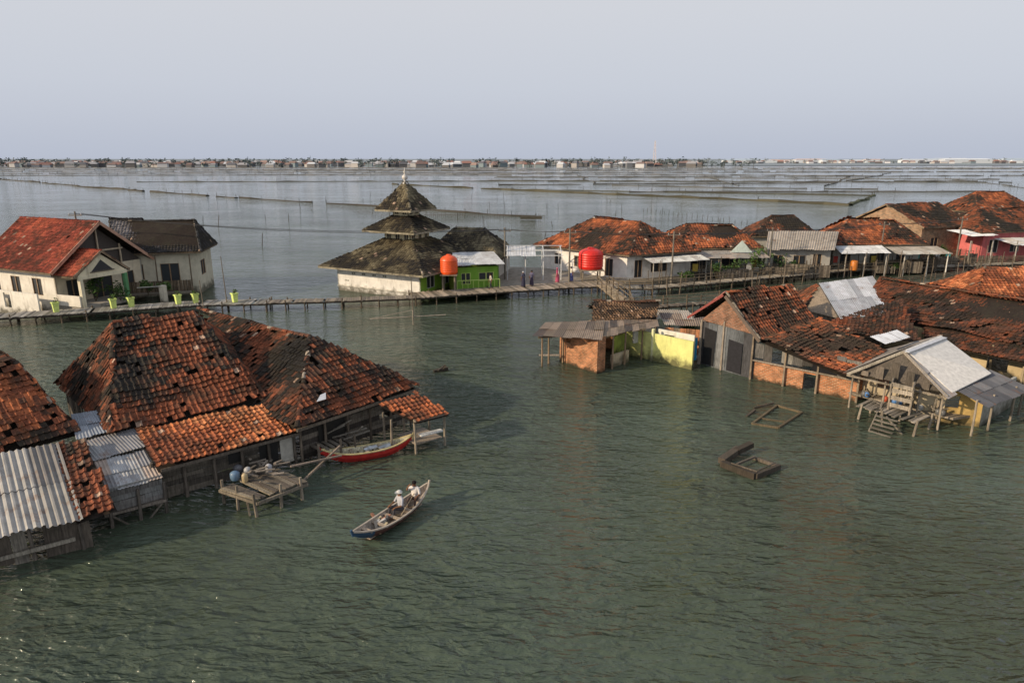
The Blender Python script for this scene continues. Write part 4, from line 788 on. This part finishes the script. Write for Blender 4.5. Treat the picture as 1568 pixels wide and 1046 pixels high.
def upole(x,y,h):
    e=empty('utility_pole');mb=MB();tube(mb,(x,y,-1),(x,y,h),.12,.08,(.2,.18,.15),8);beam(mb,(x-.7,y,h-.4),(x+.7,y,h-.4),.09,.09,(.2,.17,.14))
    for k in(-.6,0,.6): tube(mb,(x+k,y,h-.35),(x+k,y,h-.18),.04,.05,(.5,.5,.5),6)
    obj('pole',mb,M_WOOD,e)
poles=[(-44.5,70.5,8.8),(-.8,76.5,6.6),(6.3,74.6,6.6),(17.5,74.2,6.4),(30.5,80.5,6.2),(47,87,6.3),(60,92,6.5)]
for p in poles: upole(*p)
mb=MB()
for a,b2 in zip(poles,poles[1:]):
    for k in(-.6,0,.6):
        pv=None
        for i in range(15):
            t=i/14;p=V((a[0]+k,a[1],a[2]-.2)).lerp(V((b2[0]+k,b2[1],b2[2]-.2)),t)-V((0,0,4*t*(1-t)*.022*(1+k*.2)*abs(a[0]-b2[0])))
            if pv: beam(mb,pv,p,.035,.035,(.03,.03,.03))
            pv=p
obj('power_lines',mb,M_P)
# ------------------------------------------------------------------ people
def person(name,loc,yaw,pose,shirt,pants,skin=(.22,.11,.06),hat=None,hair=(.012,.01,.01),arm=None,skirt=False):
    loc=V(loc);cy,sy=math.cos(yaw),math.sin(yaw)
    J=dict(pel=(0,0,0),sp=(0,.01,.2),ch=(0,.02,.38),nk=(0,.03,.53),hd=(0,.05,.64),tp=(0,.055,.73))
    J.update(sL=(-.17,.02,.44),sR=(.17,.02,.44),hL=(-.09,0,-.03),hR=(.09,0,-.03))
    if pose=='sit':
        J.update(kL=(-.15,.40,.14),kR=(.15,.42,.12),aL=(-.13,.46,-.24),aR=(.14,.48,-.24),tL=(-.14,.6,-.27),tR=(.15,.62,-.27),eL=(-.25,.12,.2),eR=(.25,.13,.2),wL=(-.18,.34,.19),wR=(.17,.36,.18),pL=(-.17,.41,.17),pR=(.16,.43,.16))
    else:
        J.update(kL=(-.1,.1,-.42),kR=(.1,-.02,-.42),aL=(-.1,.14,-.82),aR=(.1,-.18,-.80),tL=(-.11,.3,-.86),tR=(.11,-.04,-.86),eL=(-.23,-.06,.18),eR=(.23,.03,.18),wL=(-.24,.02,-.05),wR=(.24,.14,-.04),pL=(-.24,.04,-.13),pR=(.24,.17,-.12))
    if arm: J.update(arm)
    rad=dict(pel=.14,sp=.125,ch=.145,nk=.055,hd=.09,tp=.07,sL=.07,sR=.07,hL=.095,hR=.095,kL=.065,kR=.065,aL=.042,aR=.042,tL=.035,tR=.035,eL=.046,eR=.046,wL=.03,wR=.03,pL=.036,pR=.036)
    ed=[('pel','sp','s'),('sp','ch','s'),('ch','nk','s'),('nk','hd','k'),('hd','tp','k'),('ch','sL','s'),('ch','sR','s'),('sL','eL','s'),('sR','eR','s'),('eL','wL','k'),('eR','wR','k'),('wL','pL','k'),('wR','pR','k'),('pel','hL','p'),('pel','hR','p'),('hL','kL','p'),('hR','kR','p'),('kL','aL','p'),('kR','aR','p'),('aL','tL','k'),('aR','tR','k')]
    for S in 'LR':
        w=V(J['w'+S]);p=V(J['p'+S]);d=(p-w).normalized();sd2=d.cross(V((0,0,1)))
        sd2=sd2.normalized() if sd2.length>.1 else V((1,0,0))
        if abs(d.z)>.8: sd2=V((0,1,0))
        for f,(off,ln) in enumerate(((-.028,.07),(-.01,.08),(.01,.075),(.028,.06))):
            a=p+sd2*off+d*.02;b2=a+d*ln*.55+V((0,0,-.006));c=b2+d*ln*.4+V((0,0,-.025))
            for nm,q,r in((f'f{S}{f}a',a,.010),(f'f{S}{f}b',b2,.009),(f'f{S}{f}c',c,.008)): J[nm]=tuple(q);rad[nm]=r
            ed+=[('p'+S,f'f{S}{f}a','k'),(f'f{S}{f}a',f'f{S}{f}b','k'),(f'f{S}{f}b',f'f{S}{f}c','k')]
        a=w.lerp(p,.5)+sd2*(-.045 if S=='R' else .045);b2=a+d*.045
        J['t%s1'%S]=tuple(a);J['t%s2'%S]=tuple(b2);rad['t%s1'%S]=.011;rad['t%s2'%S]=.009;ed+=[('p'+S,'t%s1'%S,'k'),('t%s1'%S,'t%s2'%S,'k')]
    ks=list(J);ix={k:i for i,k in enumerate(ks)}
    me=bpy.data.meshes.new('tmp');me.from_pydata([J[k] for k in ks],[(ix[a],ix[b2]) for a,b2,_ in ed],[])
    o=bpy.data.objects.new('tmp',me);link(o);md=o.modifiers.new('s','SKIN');
    for k in ks:
        sv=me.skin_vertices[0].data[ix[k]];r=rad[k];sv.radius=(r,r*(.78 if k in('ch','sp') else 1));sv.use_root=(k=='pel')
    sb=o.modifiers.new('u','SUBSURF');sb.levels=1;sb.render_levels=1
    ev=o.evaluated_get(bpy.context.evaluated_depsgraph_get());m2=ev.to_mesh()
    mb=MB();vs=[v.co.copy() for v in m2.vertices];cm={'s':shirt,'p':pants,'k':skin}
    segs=[(V(J[a]),V(J[b2]),l) for a,b2,l in ed]
    mb.v=[tuple(v) for v in vs]
    for p in m2.polygons:
        c=p.center;best=9;lb='s'
        for a,b2,l in segs:
            ab=b2-a;t=min(max((c-a).dot(ab)/max(ab.length_squared,1e-9),0),1);dd=(c-(a+ab*t)).length
            if dd<best: best=dd;lb=l
        mb.f.append(tuple(p.vertices));mb.c.append(cm[lb])
    ev.to_mesh_clear();bpy.data.objects.remove(o)
    hd=V(J['hd'])
    def ball(c,rx,ry,rz,col,z0=-1):
        n=10;vs=[];rows=6
        for a in range(rows+1):
            ph=math.asin(z0)+(math.pi/2-math.asin(z0))*a/rows
            for b2 in range(n): th=2*math.pi*b2/n;vs.append((c[0]+rx*math.cos(ph)*math.cos(th),c[1]+ry*math.cos(ph)*math.sin(th),c[2]+rz*math.sin(ph)))
        mb.add(vs,[(a*n+b2,a*n+(b2+1)%n,(a+1)*n+(b2+1)%n,(a+1)*n+b2) for a in range(rows) for b2 in range(n)],col)
    for sg in(-1,1):
        ball((hd.x+sg*.033,hd.y+.083,hd.z+.02),.012,.008,.008,(.02,.015,.012));ball((hd.x+sg*.088,hd.y+.0,hd.z+.01),.012,.02,.03,skin)
    ball((hd.x,hd.y+.095,hd.z-.002),.013,.018,.018,skin);ball((hd.x,hd.y+.083,hd.z-.035),.025,.01,.007,(.25,.09,.07))
    ball((hd.x,hd.y-.014,hd.z+.03),.1,.103,.1,hair,-.25)
    if hat:
        ball((hd.x,hd.y-.005,hd.z+.055),.108,.112,.085,hat,.0);mb.add([(hd.x+.15*math.cos(t*.524),hd.y+.02+.16*math.sin(t*.524),hd.z+.058) for t in range(12)]+[(hd.x+.15*math.cos(t*.524),hd.y+.02+.16*math.sin(t*.524),hd.z+.048) for t in range(12)],[tuple(range(12)),tuple(range(23,11,-1))]+[(i,(i+1)%12,12+(i+1)%12,12+i) for i in range(12)],hat)
    if skirt: lathe(mb,(0,0,-.8),[(.24,0),(.22,.3),(.18,.65),(.15,.85)],pants,12)
    mb.v=[(loc.x+x*cy-y*sy,loc.y+x*sy+y*cy,loc.z+z) for x,y,z in mb.v]
    return obj(name,mb,M_CL,None,True)
yb=math.atan2(bd.y,bd.x)-math.pi/2
def onb(t,z,k=0): p=V((-5.85,22.45,0)).lerp(V((-3.55,26.35,0)),t)+bs*k;return(p.x,p.y,z)
person('man_in_boat',onb(.60,.46),yb+math.pi-.3,'sit',(.42,.42,.45),(.06,.06,.07),hat=(.55,.55,.53))
person('man_in_boat',onb(.80,.50),yb+math.pi+.35,'sit',(.66,.63,.6),(.1,.07,.06),arm=dict(eR=(.30,.12,.34),wR=(.20,.24,.55),pR=(.15,.2,.62)))
mb=MB();a=V(onb(.66,.49,.25));tube(mb,a+V((-.2,-1.0,.1)),a+V((.15,.9,.25)),.018,.018,(.4,.3,.18));obj('paddle_shaft',mb,M_WOOD,be)
person('pedestrian',(1.2,71.6,1.72),.4,'walk',(.08,.08,.12),(.04,.04,.07),hair=(.5,.5,.52),skirt=True)
person('pedestrian',(2.1,72.2,1.72),-.3,'walk',(.14,.13,.2),(.06,.05,.08),skirt=True)
person('pedestrian',(5.0,74.4,1.68),1.2,'walk',(.55,.1,.2),(.4,.08,.14),hair=(.55,.1,.2),skirt=True)
person('pedestrian',(6.6,75.2,1.68),2.2,'walk',(.6,.58,.5),(.1,.12,.3),skirt=True)
person('pedestrian',(-2.2,70.2,1.72),1.9,'walk',(.5,.45,.4),(.05,.05,.06))
